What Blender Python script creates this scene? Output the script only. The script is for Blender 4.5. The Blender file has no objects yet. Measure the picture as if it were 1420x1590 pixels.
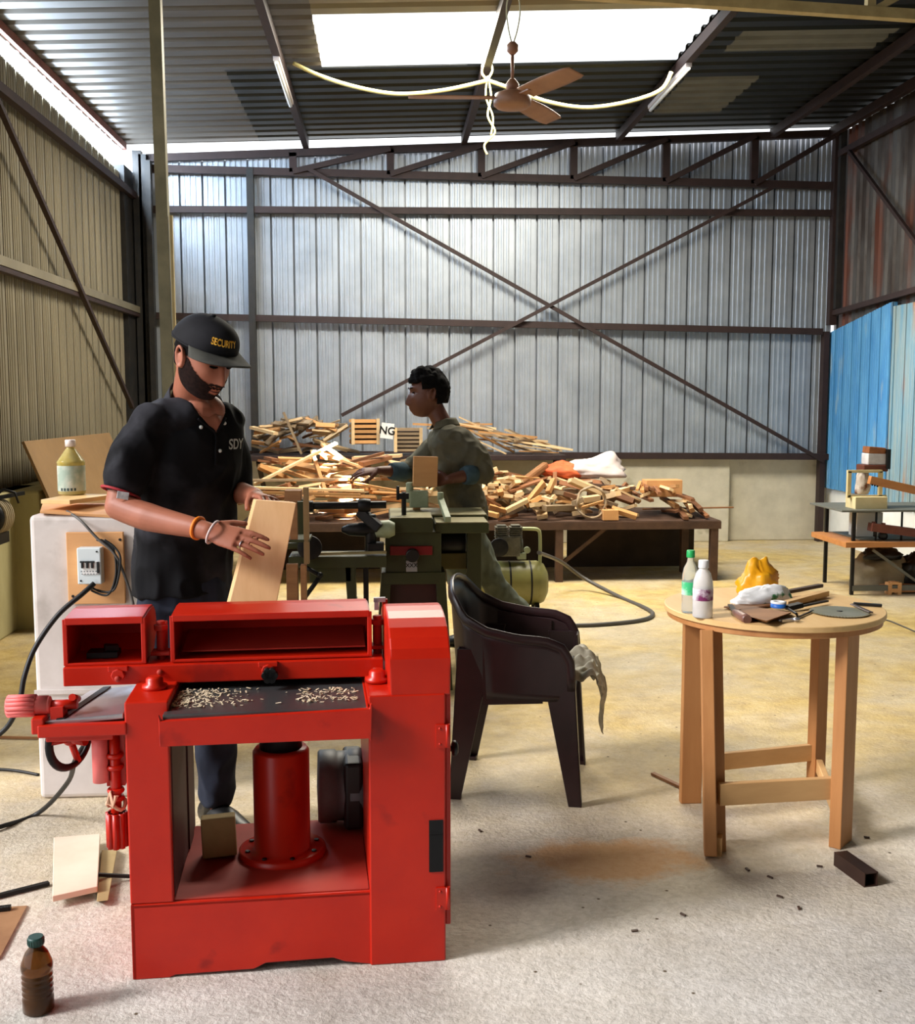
import bpy, bmesh, math, random
import numpy as np
from mathutils import Vector, Matrix, Euler, noise
random.seed(7)
PI = math.pi
sc = bpy.context.scene
COL = sc.collection
R = math.radians

# ---------------------------------------------------------------- camera
F = 1700.0
YAW, PITCH, HC = R(3.68), R(5.88), 1.45
cam_d = bpy.data.cameras.new('camera')
cam = bpy.data.objects.new('camera', cam_d); COL.objects.link(cam)
cam.location = (0, 0, HC)
cam.rotation_euler = (PI/2 - PITCH, 0, -YAW)
cam_d.sensor_fit = 'HORIZONTAL'; cam_d.sensor_width = 36
cam_d.lens = 36*F/1420
cam_d.clip_start = 0.05; cam_d.clip_end = 200
sc.camera = cam

# ---------------------------------------------------------------- light and exposure
sc.view_settings.view_transform = 'Standard'
sc.view_settings.look = 'None'
sc.view_settings.gamma = 1.0
sc.view_settings.exposure = 0.0
world = bpy.data.worlds.new('daylight'); sc.world = world
world.use_nodes = True
bgn = world.node_tree.nodes['Background']
bgn.inputs[0].default_value = (0.93, 0.97, 1.0, 1)
bgn.inputs[1].default_value = 2.2

def area(name, loc, rot, sx, sy, power, col, spread=180):
    l = bpy.data.lights.new(name, 'AREA'); l.shape = 'RECTANGLE'
    l.size = sx; l.size_y = sy; l.energy = power; l.color = col
    l.spread = R(spread)
    o = bpy.data.objects.new(name, l); COL.objects.link(o)
    o.location = loc; o.rotation_euler = rot
    return o
# daylight falling through the skylight opening
area('skylight_daylight', (0.87, 8.05, 3.97), (0, R(1.8), 0), 2.7, 1.15, 370, (1, 0.93, 0.78))
# daylight through the eave gap on the left
area('eave_gap_daylight', (-2.52, 8.4, 3.72), (0, R(-58), 0), 0.3, 4.8, 340, (0.66, 0.82, 1))
# the sun, low and hazy, reaching in through the open front
sun = bpy.data.lights.new('sun', 'SUN'); sun.energy = 4.6; sun.angle = R(14); sun.color = (1, 0.96, 0.98)
so = bpy.data.objects.new('sun', sun); COL.objects.link(so)
so.rotation_euler = Vector((0.85, 0.27, -0.60)).to_track_quat('-Z', 'Y').to_euler()

# narrow spot lamps added under the roof, standing in for sunbeams on the scrap
def beam(loc, target, size, power):
    l = bpy.data.lights.new('pile_spot', 'SPOT'); l.energy = power; l.spot_size = R(size); l.spot_blend = .5; l.shadow_soft_size = .01; l.color = (1, .90, .70)
    o = bpy.data.objects.new('pile_spot', l); COL.objects.link(o); o.location = loc
    o.rotation_euler = (Vector(target)-Vector(loc)).to_track_quat('-Z', 'Y').to_euler()
beam((.2, 8.0, 3.8), (-.50, 9.15, .98), 5.0, 42000)
beam((.2, 8.0, 3.8), (-.27, 8.85, .80), 4.6, 36000)
# ---------------------------------------------------------------- helpers
_r = Vector((math.cos(YAW), -math.sin(YAW), 0))
_f = Vector((math.sin(YAW)*math.cos(PITCH), math.cos(YAW)*math.cos(PITCH), -math.sin(PITCH)))
_u = Vector((math.sin(YAW)*math.sin(PITCH), math.cos(YAW)*math.sin(PITCH), math.cos(PITCH)))
EYE = Vector((0, 0, HC))
def ray(px, py): return _f + (px-710)/F*_r - (py-795)/F*_u
def at(px, py, Y): d = ray(px, py); return EYE + d*(Y/d.y)
def atz(px, py, z=0.0): d = ray(px, py); return EYE + d*((z-HC)/d.z)
def atx(px, py, x): d = ray(px, py); return EYE + d*(x/d.x)

def lin(c):
    return tuple((v/255/12.92 if v/255 <= .04045 else ((v/255+.055)/1.055)**2.4) for v in c[:3]) + (1,)

def mat(name, c, c2=None, scale=6, rough=.6, metal=0, bump=0, bscale=None, stretch=(1,1,1), rnd=0, spec=.5,
        contrast=.3, coat=0, trans=0, ior=1.45, alpha=1, c3=None, s3=2, t3=.6, w3=.1):
    m = bpy.data.materials.new(name); m.use_nodes = True
    nt = m.node_tree; N = nt.nodes; L = nt.links
    b = N['Principled BSDF']
    b.inputs['Roughness'].default_value = rough
    b.inputs['Metallic'].default_value = metal
    b.inputs['Specular IOR Level'].default_value = spec
    b.inputs['IOR'].default_value = ior
    b.inputs['Coat Weight'].default_value = coat
    b.inputs['Transmission Weight'].default_value = trans
    b.inputs['Alpha'].default_value = alpha
    tc = N.new('ShaderNodeTexCoord'); mp = N.new('ShaderNodeMapping')
    L.new(tc.outputs['Object'], mp.inputs[0]); mp.inputs['Scale'].default_value = stretch
    last = None
    if c2 is not None:
        nz = N.new('ShaderNodeTexNoise'); nz.inputs['Scale'].default_value = scale; nz.inputs['Detail'].default_value = 6
        nz.inputs['Roughness'].default_value = .6
        L.new(mp.outputs[0], nz.inputs['Vector'])
        rp = N.new('ShaderNodeValToRGB')
        rp.color_ramp.elements[0].position = .5-contrast/2; rp.color_ramp.elements[1].position = .5+contrast/2
        rp.color_ramp.elements[0].color = lin(c); rp.color_ramp.elements[1].color = lin(c2)
        L.new(nz.outputs['Fac'], rp.inputs[0]); last = rp.outputs[0]
    if c3 is not None:
        n3 = N.new('ShaderNodeTexNoise'); n3.inputs['Scale'].default_value = s3; n3.inputs['Detail'].default_value = 8
        L.new(mp.outputs[0], n3.inputs['Vector'])
        r3 = N.new('ShaderNodeValToRGB'); r3.color_ramp.elements[0].position = t3; r3.color_ramp.elements[1].position = t3+w3
        L.new(n3.outputs['Fac'], r3.inputs[0])
        mx = N.new('ShaderNodeMixRGB'); L.new(r3.outputs[0], mx.inputs[0])
        if last: L.new(last, mx.inputs[1])
        else: mx.inputs[1].default_value = lin(c)
        mx.inputs[2].default_value = lin(c3); last = mx.outputs[0]
    if rnd:
        oi = N.new('ShaderNodeObjectInfo'); hs = N.new('ShaderNodeHueSaturation')
        mr = N.new('ShaderNodeMapRange'); mr.inputs['To Min'].default_value = 1-rnd; mr.inputs['To Max'].default_value = 1+rnd*.6
        L.new(oi.outputs['Random'], mr.inputs['Value']); L.new(mr.outputs[0], hs.inputs['Value'])
        if last: L.new(last, hs.inputs['Color'])
        else: hs.inputs['Color'].default_value = lin(c)
        last = hs.outputs[0]
    if last: L.new(last, b.inputs['Base Color'])
    else: b.inputs['Base Color'].default_value = lin(c)
    if bump:
        nb = N.new('ShaderNodeTexNoise'); nb.inputs['Scale'].default_value = bscale or scale*2; nb.inputs['Detail'].default_value = 5
        L.new(mp.outputs[0], nb.inputs['Vector'])
        bp = N.new('ShaderNodeBump'); bp.inputs['Strength'].default_value = min(1, bump*20); bp.inputs['Distance'].default_value = bump
        L.new(nb.outputs['Fac'], bp.inputs['Height']); L.new(bp.outputs[0], b.inputs['Normal'])
    m.diffuse_color = lin(c)
    return m

class MB:
    """collects shapes, then links them as one mesh object"""
    def __init__(s): s.bm = bmesh.new(); s.mi = 0
    def _set(s, faces, smooth=False):
        for f in faces: f.material_index = s.mi; f.smooth = smooth
    def box(s, c, size, rot=None, M=None):
        vs = [Vector((x, y, z)) for z in (-.5, .5) for y in (-.5, .5) for x in (-.5, .5)]
        q = Euler(rot).to_matrix() if rot else Matrix.Identity(3)
        c = Vector(c)
        vv = [s.bm.verts.new(c + q @ Vector((v.x*size[0], v.y*size[1], v.z*size[2]))) for v in vs]
        fs = [s.bm.faces.new([vv[i] for i in f]) for f in ((0,2,3,1),(4,5,7,6),(0,1,5,4),(2,6,7,3),(0,4,6,2),(1,3,7,5))]
        s._set(fs); return s
    def hexa(s, pts):   # 8 points: bottom 4 ccw, top 4 ccw
        vv = [s.bm.verts.new(Vector(p)) for p in pts]
        fs = [s.bm.faces.new([vv[i] for i in f]) for f in ((3,2,1,0),(4,5,6,7),(0,1,5,4),(1,2,6,5),(2,3,7,6),(3,0,4,7))]
        s._set(fs); return s
    def bar(s, p0, p1, w, h, up=(0,0,1)):
        p0, p1 = Vector(p0), Vector(p1); d = (p1-p0).normalized(); up = Vector(up)
        if abs(d.dot(up)) > .97: up = Vector((0,1,0)) if abs(d.y) < .9 else Vector((1,0,0))
        sd = d.cross(up).normalized(); u = sd.cross(d).normalized()
        pts = [p + sd*a*w/2 + u*b*h/2 for p in (p0, p1) for a, b in ((-1,-1),(1,-1),(1,1),(-1,1))]
        return s.hexa(pts)
    def prism(s, poly, a, b, plane='xz'):
        """closed outline (list of 2d) extruded along the missing axis from a to b"""
        def m(p, t):
            if plane == 'xz': return Vector((p[0], t, p[1]))
            if plane == 'yz': return Vector((t, p[0], p[1]))
            return Vector((p[0], p[1], t))
        A = [s.bm.verts.new(m(p, a)) for p in poly]; B = [s.bm.verts.new(m(p, b)) for p in poly]
        n = len(poly); fs = []
        for i in range(n): fs.append(s.bm.faces.new([A[i], A[(i+1) % n], B[(i+1) % n], B[i]]))
        fs.append(s.bm.faces.new(A[::-1])); fs.append(s.bm.faces.new(B)); s._set(fs); return s
    def tube(s, pts, r, n=10, closed=False, cap=True, flat=None):
        pts = [Vector(p) for p in pts]; k = len(pts); rings = []
        rr = r if hasattr(r, '__len__') else [r]*k
        t0 = (pts[1]-pts[0]).normalized()
        nrm = t0.orthogonal().normalized() if not flat else (Vector(flat) - t0*Vector(flat).dot(t0)).normalized()
        for i, p in enumerate(pts):
            if closed: t = (pts[(i+1) % k]-pts[i-1]).normalized()
            else: t = (pts[min(i+1, k-1)]-pts[max(i-1, 0)]).normalized()
            nrm = (nrm - t*nrm.dot(t)).normalized(); bn = t.cross(nrm)
            q = rr[i]; a, b = (q if hasattr(q, '__len__') else (q, q))
            rings.append([s.bm.verts.new(p + nrm*math.cos(2*PI*j/n)*a + bn*math.sin(2*PI*j/n)*b) for j in range(n)])
        fs = []
        for i in range(k if closed else k-1):
            A, B = rings[i], rings[(i+1) % k]
            for j in range(n): fs.append(s.bm.faces.new([A[j], A[(j+1) % n], B[(j+1) % n], B[j]]))
        if cap and not closed:
            c = [s.bm.faces.new(rings[0][::-1]), s.bm.faces.new(rings[-1])]; s._set(c)
        s._set(fs, True); return s
    def cyl(s, p0, p1, r0, r1=None, n=24):
        return s.tube([p0, p1], [r0, r0 if r1 is None else r1], n)
    def lathe(s, prof, c=(0,0,0), axis='z', n=28, smooth=True, cap=True):
        c = Vector(c); rings = []
        for r, h in prof:
            ring = []
            for j in range(n):
                a = 2*PI*j/n; x, y = r*math.cos(a), r*math.sin(a)
                v = {'z': (x, y, h), 'x': (h, x, y), 'y': (x, h, y)}[axis]
                ring.append(s.bm.verts.new(c + Vector(v)))
            rings.append(ring)
        fs = []
        for i in range(len(rings)-1):
            A, B = rings[i], rings[i+1]
            for j in range(n): fs.append(s.bm.faces.new([A[j], A[(j+1) % n], B[(j+1) % n], B[j]]))
        s._set(fs, smooth)
        if cap:
            c2 = [s.bm.faces.new(rings[0][::-1]), s.bm.faces.new(rings[-1])]; s._set(c2)
        return s
    def grid(s, fn, nu, nv, smooth=True, closeu=False):
        V = [[s.bm.verts.new(Vector(fn(i/nu, j/nv))) for j in range(nv+1)] for i in range(nu if closeu else nu+1)]
        fs = []
        for i in range(nu):
            for j in range(nv):
                A, B = V[i], V[(i+1) % len(V)]
                fs.append(s.bm.faces.new([A[j], B[j], B[j+1], A[j+1]]))
        s._set(fs, smooth); return s
    def ell(s, c, r, n=16, m=10, rot=None):
        c = Vector(c); q = Euler(rot).to_matrix() if rot else Matrix.Identity(3)
        rings = []
        for i in range(1, m):
            th = PI*i/m
            rings.append([s.bm.verts.new(c + q @ Vector((r[0]*math.sin(th)*math.cos(2*PI*j/n), r[1]*math.sin(th)*math.sin(2*PI*j/n), r[2]*math.cos(th)))) for j in range(n)])
        top = s.bm.verts.new(c + q @ Vector((0,0,r[2]))); bot = s.bm.verts.new(c - q @ Vector((0,0,r[2])))
        fs = []
        for i in range(m-2):
            for j in range(n): fs.append(s.bm.faces.new([rings[i][j], rings[i+1][j], rings[i+1][(j+1) % n], rings[i][(j+1) % n]]))
        for j in range(n):
            fs.append(s.bm.faces.new([top, rings[0][j], rings[0][(j+1) % n]]))
            fs.append(s.bm.faces.new([bot, rings[-1][(j+1) % n], rings[-1][j]]))
        s._set(fs, True); return s
    def build(s, name, m, parent=None, world=False, bevel=0, seg=2, sub=0, solid=0, fix=True, extra=None):
        if world and parent is not None:
            Mi = parent.matrix_basis.inverted()
            if parent.parent: Mi = Mi @ parent.parent.matrix_basis.inverted()
            bmesh.ops.transform(s.bm, matrix=Mi, verts=s.bm.verts)
        if fix: bmesh.ops.recalc_face_normals(s.bm, faces=s.bm.faces)
        me = bpy.data.meshes.new(name); s.bm.to_mesh(me); s.bm.free()
        for x in (m if isinstance(m, (list, tuple)) else [m]): me.materials.append(x)
        o = bpy.data.objects.new(name, me); COL.objects.link(o)
        if parent is not None: o.parent = parent
        if solid:
            md = o.modifiers.new('solid', 'SOLIDIFY'); md.thickness = solid; md.offset = 0
        if bevel:
            md = o.modifiers.new('bevel', 'BEVEL'); md.width = bevel; md.segments = seg; md.limit_method = 'ANGLE'
            md.angle_limit = R(40)
        if sub:
            md = o.modifiers.new('sub', 'SUBSURF'); md.levels = sub; md.render_levels = sub
        return o

def tag(o, label=None, cat=None, group=None, kind=None):
    if label: o['label'] = label
    if cat: o['category'] = cat
    if group: o['group'] = group
    if kind: o['kind'] = kind
    return o
def thing(name, label, cat, loc=(0,0,0), rz=0, group=None):
    o = bpy.data.objects.new(name, None); COL.objects.link(o)
    o.location = loc; o.rotation_euler = (0, 0, rz); o.empty_display_size = .1
    o.matrix_basis = Matrix.Translation(Vector(loc)) @ Matrix.Rotation(rz, 4, 'Z')
    return tag(o, label, cat, group)
def struct(o): o['kind'] = 'structure'; return o
def copy_tree(o, parent=None):
    c = o.copy(); COL.objects.link(c); c.parent = parent
    for ch in [x for x in COL.objects if x.parent == o]: copy_tree(ch, c)
    return c
def wobble(o, amp, scale, seed=0):
    for v in o.data.vertices:
        n = noise.noise_vector(v.co*scale + Vector((seed, seed*2, 0)))
        v.co += n*amp
# ================================================================ THE BUILDING
B = 10.95; XL = -2.43; XR = 4.5
def roofz(x): return 3.83 + (x-XL)*0.0385
M_galv = mat('galvanised_sheet', (150,157,166), (182,188,195), scale=3, rough=.42, metal=.45, bump=.002, bscale=8, contrast=.5)
M_left = mat('aged_sheet', (116,108,90), (152,142,118), scale=2.2, rough=.5, metal=.3, stretch=(1,1,.25), contrast=.6, c3=(120,112,92), s3=3.2, t3=.58, w3=.2)
M_rusty = mat('rusty_sheet', (60,48,40), (98,94,90), scale=2.2, rough=.6, metal=.3, stretch=(1,1.6,.5), contrast=.25, c3=(96,50,32), s3=1.6, t3=.5, w3=.12)
M_blue = mat('blue_painted_sheet', (48,118,176), (96,158,198), scale=4, rough=.5, stretch=(1,1.6,.4), contrast=.5, c3=(146,168,172), s3=5, t3=.6, w3=.2)
M_blue2 = mat('worn_blue_sheet', (92,142,166), (150,160,152), scale=4, rough=.5, stretch=(1,3,.3), contrast=.4, c3=(170,112,66), s3=3, t3=.58, w3=.12)
M_steel = mat('brown_primer_steel', (42,29,27), (58,41,38), scale=9, rough=.6, metal=.1, contrast=.5)
M_steelw = mat('cream_painted_steel', (168,148,100), (190,170,120), scale=9, rough=.6)
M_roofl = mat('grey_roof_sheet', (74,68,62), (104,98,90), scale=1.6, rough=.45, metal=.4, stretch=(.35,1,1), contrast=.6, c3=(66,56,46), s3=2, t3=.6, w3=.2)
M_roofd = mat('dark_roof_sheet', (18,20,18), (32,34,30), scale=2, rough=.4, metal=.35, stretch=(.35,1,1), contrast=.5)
M_rooft = mat('tan_roof_sheet', (128,118,92), (150,140,112), scale=2, rough=.45, metal=.2, stretch=(.35,1,1))
M_roofp = mat('patched_roof_sheet', (96,96,88), (112,112,104), scale=3, rough=.6)
M_conc = mat('concrete_render', (184,176,154), (214,206,184), scale=5, rough=.9, bump=.004, bscale=18, contrast=.5, c3=(140,130,104), s3=4, t3=.62, w3=.12)
M_concy = mat('ochre_concrete', (150,140,96), (182,172,128), scale=3, rough=.9, bump=.004, bscale=14, contrast=.5, stretch=(1,1,.5), c3=(112,104,72), s3=3, t3=.6, w3=.12)
M_white = mat('whitewashed_wall', (215,214,206), (232,230,222), scale=3, rough=.85, bump=.002, bscale=14)

# floor: worn concrete under a film of yellow sawdust
def floor_mat():
    m = bpy.data.materials.new('dusty_concrete_floor'); m.use_nodes = True
    nt = m.node_tree; N = nt.nodes; L = nt.links; b = N['Principled BSDF']; b.inputs['Roughness'].default_value = .78
    b.inputs['Specular IOR Level'].default_value = .3
    geo = N.new('ShaderNodeTexCoord')
    def nz(s, d=8, r=.6, dist=0):
        n = N.new('ShaderNodeTexNoise'); n.inputs['Scale'].default_value = s; n.inputs['Detail'].default_value = d
        n.inputs['Roughness'].default_value = r; n.inputs['Distortion'].default_value = dist
        L.new(geo.outputs['Object'], n.inputs['Vector']); return n.outputs['Fac']
    def ramp(src, stops):
        r = N.new('ShaderNodeValToRGB'); L.new(src, r.inputs[0])
        while len(r.color_ramp.elements) < len(stops): r.color_ramp.elements.new(.5)
        for e, (p, c) in zip(r.color_ramp.elements, stops): e.position = p; e.color = lin(c)
        return r.outputs[0]
    def mix(f, a, c, mode='MIX'):
        x = N.new('ShaderNodeMixRGB'); x.blend_type = mode
        if isinstance(f, float): x.inputs[0].default_value = f
        else: L.new(f, x.inputs[0])
        L.new(a, x.inputs[1])
        if isinstance(c, tuple): x.inputs[2].default_value = lin(c)
        else: L.new(c, x.inputs[2])
        return x.outputs[0]
    base = ramp(nz(2.2, 10, .65), [(.3, (176,170,162)), (.55, (206,202,196)), (.75, (222,219,214))])
    fine = ramp(nz(38, 6, .7, .4), [(.35, (190,190,190)), (.6, (255,255,255))])
    base = mix(.55, base, fine, 'MULTIPLY')
    saw = ramp(nz(1.1, 8, .6, .3), [(.36, (0,0,0)), (.6, (255,255,255))])
    # sawdust lies thicker in the workshop (larger y) than by the entrance
    sx = N.new('ShaderNodeSeparateXYZ'); L.new(geo.outputs['Object'], sx.inputs[0])
    mr = N.new('ShaderNodeMapRange'); mr.inputs['From Min'].default_value = 2.6; mr.inputs['From Max'].default_value = 4.6
    mr.inputs['To Min'].default_value = .12; mr.inputs['To Max'].default_value = .95
    L.new(sx.outputs['Y'], mr.inputs['Value'])
    mm = N.new('ShaderNodeMath'); mm.operation = 'MULTIPLY'; L.new(mr.outputs[0], mm.inputs[0])
    ad = N.new('ShaderNodeMath'); ad.operation = 'MULTIPLY_ADD'; L.new(saw, ad.inputs[0]); ad.inputs[1].default_value = .5; ad.inputs[2].default_value = .5
    L.new(ad.outputs[0], mm.inputs[1])
    col = mix(mm.outputs[0], base, ramp(nz(7, 8, .7), [(.3, (160,132,72)), (.55, (196,168,102)), (.75, (214,192,132))]))
    # dark scuffs
    sc_ = ramp(nz(5, 10, .75, 1.0), [(.62, (0,0,0)), (.74, (255,255,255))])
    col = mix(mix(.6, sc_, (0,0,0), 'MIX'), col, (120,102,68))
    spk = N.new('ShaderNodeTexVoronoi'); spk.inputs['Scale'].default_value = 9; L.new(geo.outputs['Object'], spk.inputs['Vector'])
    s2 = ramp(spk.outputs['Distance'], [(.03, (255,255,255)), (.06, (0,0,0))])
    col = mix(s2, col, (82,66,44))
    # orange stain
    c = atz(945, 1335)
    vm = N.new('ShaderNodeMapping'); vm.inputs['Location'].default_value = (-c.x/.30, -c.y/.17, 0); vm.inputs['Scale'].default_value = (1/.30, 1/.17, 0)
    L.new(geo.outputs['Object'], vm.inputs[0])
    ln = N.new('ShaderNodeVectorMath'); ln.operation = 'LENGTH'; L.new(vm.outputs[0], ln.inputs[0])
    a2 = N.new('ShaderNodeMath'); a2.operation = 'MULTIPLY_ADD'; L.new(nz(5, 8, .7), a2.inputs[0]); a2.inputs[1].default_value = 1.6; L.new(ln.outputs['Value'], a2.inputs[2])
    st = ramp(a2.outputs[0], [(.0, (255,255,255)), (1.0, (0,0,0))])
    mrs = N.new('ShaderNodeMapRange'); L.new(a2.outputs[0], mrs.inputs['Value']); mrs.inputs['From Min'].default_value = 1.5; mrs.inputs['From Max'].default_value = 1.95
    mrs.inputs['To Min'].default_value = .6; mrs.inputs['To Max'].default_value = 0
    col = mix(mrs.outputs[0], col, (192,132,48))
    L.new(col, b.inputs['Base Color'])
    bp = N.new('ShaderNodeBump'); bp.inputs['Strength'].default_value = .38; bp.inputs['Distance'].default_value = .02
    hm = N.new('ShaderNodeMath'); hm.operation = 'ADD'; L.new(nz(14, 10, .7, .6), hm.inputs[0]); L.new(nz(60, 4, .6), hm.inputs[1])
    L.new(hm.outputs[0], bp.inputs['Height']); L.new(bp.outputs[0], b.inputs['Normal'])
    return m
M_floor = floor_mat()
fl = MB(); fl.box((1.0, 4.5, -.1), (16, 19, .2)); struct(fl.build('floor', M_floor))

def corr(name, m, o, u, v, n, U, V, period, prof, top=None, bot=None, parent=None, vseg=1, matfn=None, thick=.0012):
    """profiled metal sheet: ribs run along v, repeat along u; n points to the room"""
    o, u, v, n = Vector(o), Vector(u), Vector(v), Vector(n)
    s = MB(); cols = []
    k = 0
    while k*period < U:
        for a, d in prof:
            uu = k*period + a*period
            if uu <= U: cols.append((uu, d))
        k += 1
    cols.append((U, 0))
    V_ = []
    for uu, d in cols:
        t = top(uu) if top else V; b_ = bot(uu) if bot else 0
        V_.append([s.bm.verts.new(o + u*uu + n*d + v*(b_ + (t-b_)*j/vseg)) for j in range(vseg+1)])
    for i in range(len(V_)-1):
        for j in range(vseg):
            f = s.bm.faces.new([V_[i][j], V_[i+1][j], V_[i+1][j+1], V_[i][j+1]])
            if matfn:
                r = matfn((cols[i][0]+cols[i+1][0])/2, (j+.5)/vseg*V)
                if r is None: s.bm.faces.remove(f)
                else: f.material_index = r
    ob = s.build(name, m, parent, solid=thick, fix=False)
    return ob
# profile: a deep rib with a fine groove each side, and two low swages in the pan
PROF = [(0, 0), (.03, 0), (.038, -.05), (.118, -.05), (.126, 0), (.22, 0), (.24, .006), (.30, .006), (.32, 0), (.44, 0), (.46, .006), (.54, .006), (.56, 0), (.68, 0), (.70, .006), (.78, .006), (.80, 0)]
zc0, zc1 = at(228,252,B).z-.0, at(1306,207,B).z-.02
wb = corr('wall_back', M_galv, (XL, B+.03, .86), (1,0,0), (0,0,1), (0,-1,0), XR-XL, 3, .217, PROF, top=lambda u: zc0 + (zc1-zc0)*u/(XR-XL) - .86)
struct(wb)
pl = MB(); xs = at(1130, 800, B).x
pl.box(((XL-.2+xs)/2, B+.15, .44), (xs-XL+.2, .36, .88)); pl.box(((xs+XR+.2)/2, B+.2, .44), (XR+.2-xs, .3, .88))
pl.build('plinth', M_conc, wb, bevel=.01)
wl = corr('wall_left', M_left, (XL-.02, 4.1, .86), (0,1,0), (0,0,1), (1,0,0), B-4.07, 2.72, .19, PROF, top=lambda u: 2.80-(u-2.7)*.034)
struct(wl)
pl = MB(); pl.box((XL-.05, 7.5, .44), (.3, 6.9, .88)); pl.box((XL+.08, 7.22, .43), (.36, .5, .9)); pl.build('plinth', M_concy, wl, bevel=.015)
wr = struct(MB().box((XR+.12, 4.25, .3), (.2, 13.7, .64)).build('wall_right', M_white))
corr('upper_sheet', M_rusty, (XR+.04, -2.5, 2.05), (0,1,0), (0,0,1), (-1,0,0), B+2.55, 2.04, .15, [(0,0),(.2,0),(.3,-.02),(.5,-.02),(.6,0)], parent=wr)
a0 = atx(1380, 600, XR-.02).y
corr('blue_sheet', M_blue, (XR-.03, a0-.02, .55), (0,1,0), (0,0,1), (-1,0,0), B-a0+.08, 1.66, .2, PROF, top=lambda u: 1.76-.14*u, parent=wr)
corr('blue_sheet', M_blue2, (XR-.015, -2.5, .5), (0,1,0), (0,0,1), (-1,0,0), a0+2.52, 1.85, .2, PROF, top=lambda u: 1.83-.005*u, parent=wr)

# unseen front wall and side sheet, added to cut the ambient daylight; the left side stays open between y = -1 and y = 4.1
wf = corr('wall_front_added', M_left, (XL-.1, -2.5, 0), (1,0,0), (0,0,1), (0,1,0), XR-XL+.2, 4.0, .217, PROF); struct(wf)
corr('side_sheet_added', M_left, (XL-.02, -2.5, 0), (0,1,0), (0,0,1), (1,0,0), 1.5, 3.6, .19, PROF, parent=wf)
# roof: sheets with ribs running across the building, a translucent opening left as window_1
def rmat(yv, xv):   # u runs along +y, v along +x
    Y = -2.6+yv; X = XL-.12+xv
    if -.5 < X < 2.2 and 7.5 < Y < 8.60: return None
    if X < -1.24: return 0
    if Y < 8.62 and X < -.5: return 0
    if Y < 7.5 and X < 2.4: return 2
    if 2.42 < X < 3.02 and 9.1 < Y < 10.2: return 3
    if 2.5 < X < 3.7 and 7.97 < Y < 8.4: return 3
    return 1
rp = [(0,0),(.25,0),(.35,-.028),(.6,-.028),(.7,0)]
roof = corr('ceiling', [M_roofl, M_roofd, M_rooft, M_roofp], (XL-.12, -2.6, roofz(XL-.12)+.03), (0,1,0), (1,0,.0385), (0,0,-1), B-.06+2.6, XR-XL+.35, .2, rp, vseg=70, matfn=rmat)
struct(roof)
sk = MB(); sk.box((.87, 8.05, roofz(.87)+.16), (2.76, 1.2, .004), rot=(0, -.0385, 0))
M_sky = mat('fibreglass', (250,250,245), rough=.4, alpha=.15)
win = struct(sk.build('window_1', M_sky))

tn = [0]
def trim(p0, p1, w, h, m=None, up=(0,0,1), L=0):
    tn[0] += 1
    s = MB()
    if L:   # angle iron
        p0, p1 = Vector(p0), Vector(p1); d = (p1-p0).normalized()
        s.bar(p0, p1, w, .006, up); u = Vector(up); sd = d.cross(u).normalized(); s.bar(p0+sd*w/2*L-Vector(up)*h/2, p1+sd*w/2*L-Vector(up)*h/2, .006, h, up)
    else: s.bar(p0, p1, w, h, up)
    return struct(s.build('trim_%d' % tn[0], m or M_steel))
yb = B-.06
# back wall girts
trim(at(232, 325, yb), at(1296, 331, yb), .05, .062)
trim(at(232, 490, yb), at(1276, 515, yb), .05, .062)
trim(at(232, 704, yb), at(1284, 709, yb), .10, .062)
# truss
tc0, tc1 = at(228, 246, yb), at(1306, 207, yb)
trim(tc0, tc1, .06, .07)
bc0, bc1 = at(228, 262, yb), at(1298, 289, yb)
trim(bc0, bc1, .06, .07)
def chord(p, a, b): t = (p.x-a.x)/(b.x-a.x); return a+(b-a)*t
vx = [455, 606, 747, 890, 1033, 1170]
for i, x in enumerate(vx):
    q = at(x, 270, yb)
    t_, b_ = chord(q, tc0, tc1), chord(q, bc0, bc1)
    trim(b_, t_, .07, .06)
    if i < len(vx)-1: q2 = at(vx[i+1], 240, yb)
    else: q2 = at(1300, 240, yb)
    trim(b_ + Vector((0,-.035,0)), chord(q2, tc0, tc1) + Vector((0,-.035,0)), .05, .05)
# cross bracing
trim(at(478, 262, B-.11), at(1278, 716, B-.11), .03, .035)
trim(at(1198, 292, B-.14), at(530, 645, B-.14), .03, .035)
# posts on the back wall and in the corners
M_post = mat('dark_post_steel', (30,30,30), (46,42,38), scale=8, rough=.6)
def post(px, y0, y1, Y, w, m=None, d=.09):
    a = at(px, y0, Y); b = at(px, y1, Y); trim((a.x, Y, b.z), (a.x, Y, a.z), w, d, m)
post(388, 262, 700, B-.05, .065, M_post)
post(213, 235, 845, B-.10, .08, M_post); post(230, 250, 846, B-.16, .05, M_post)
post(221, 240, 845, B-.12, .07, M_post, .05)
trim((XL-.02, B-.22, .88), (XL-.02, B-.22, 3.60), .10, .40, M_post)
post(1300, 205, 505, B-.06, .07); post(1308, 200, 480, B-.12, .06, M_post); post(1281, 515, 849, B-.05, .055)
# left wall girts, wall top rail and diagonal
trim((XL+.05, 4.1, 3.36), (XL+.05, B-.1, 3.37), .06, .06)
trim((XL+.05, 4.1, 2.30), (XL+.05, B-.1, 2.30), .06, .06, M_left); trim((XL+.05, 4.1, 2.25), (XL+.05, B-.1, 2.25), .05, .03)
d0 = atx(-40, 75, XL+.09); d1 = atx(205, 632, XL+.09); trim(d0, d1, .035, .035)
M_eave = mat('red_oxide_eave', (120,72,62), (146,96,84), scale=6, rough=.7)
trim((XL-.03, -2.5, roofz(XL)+.0), (XL-.03, B-.1, roofz(XL)+.0), .04, .06, M_eave)
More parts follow.
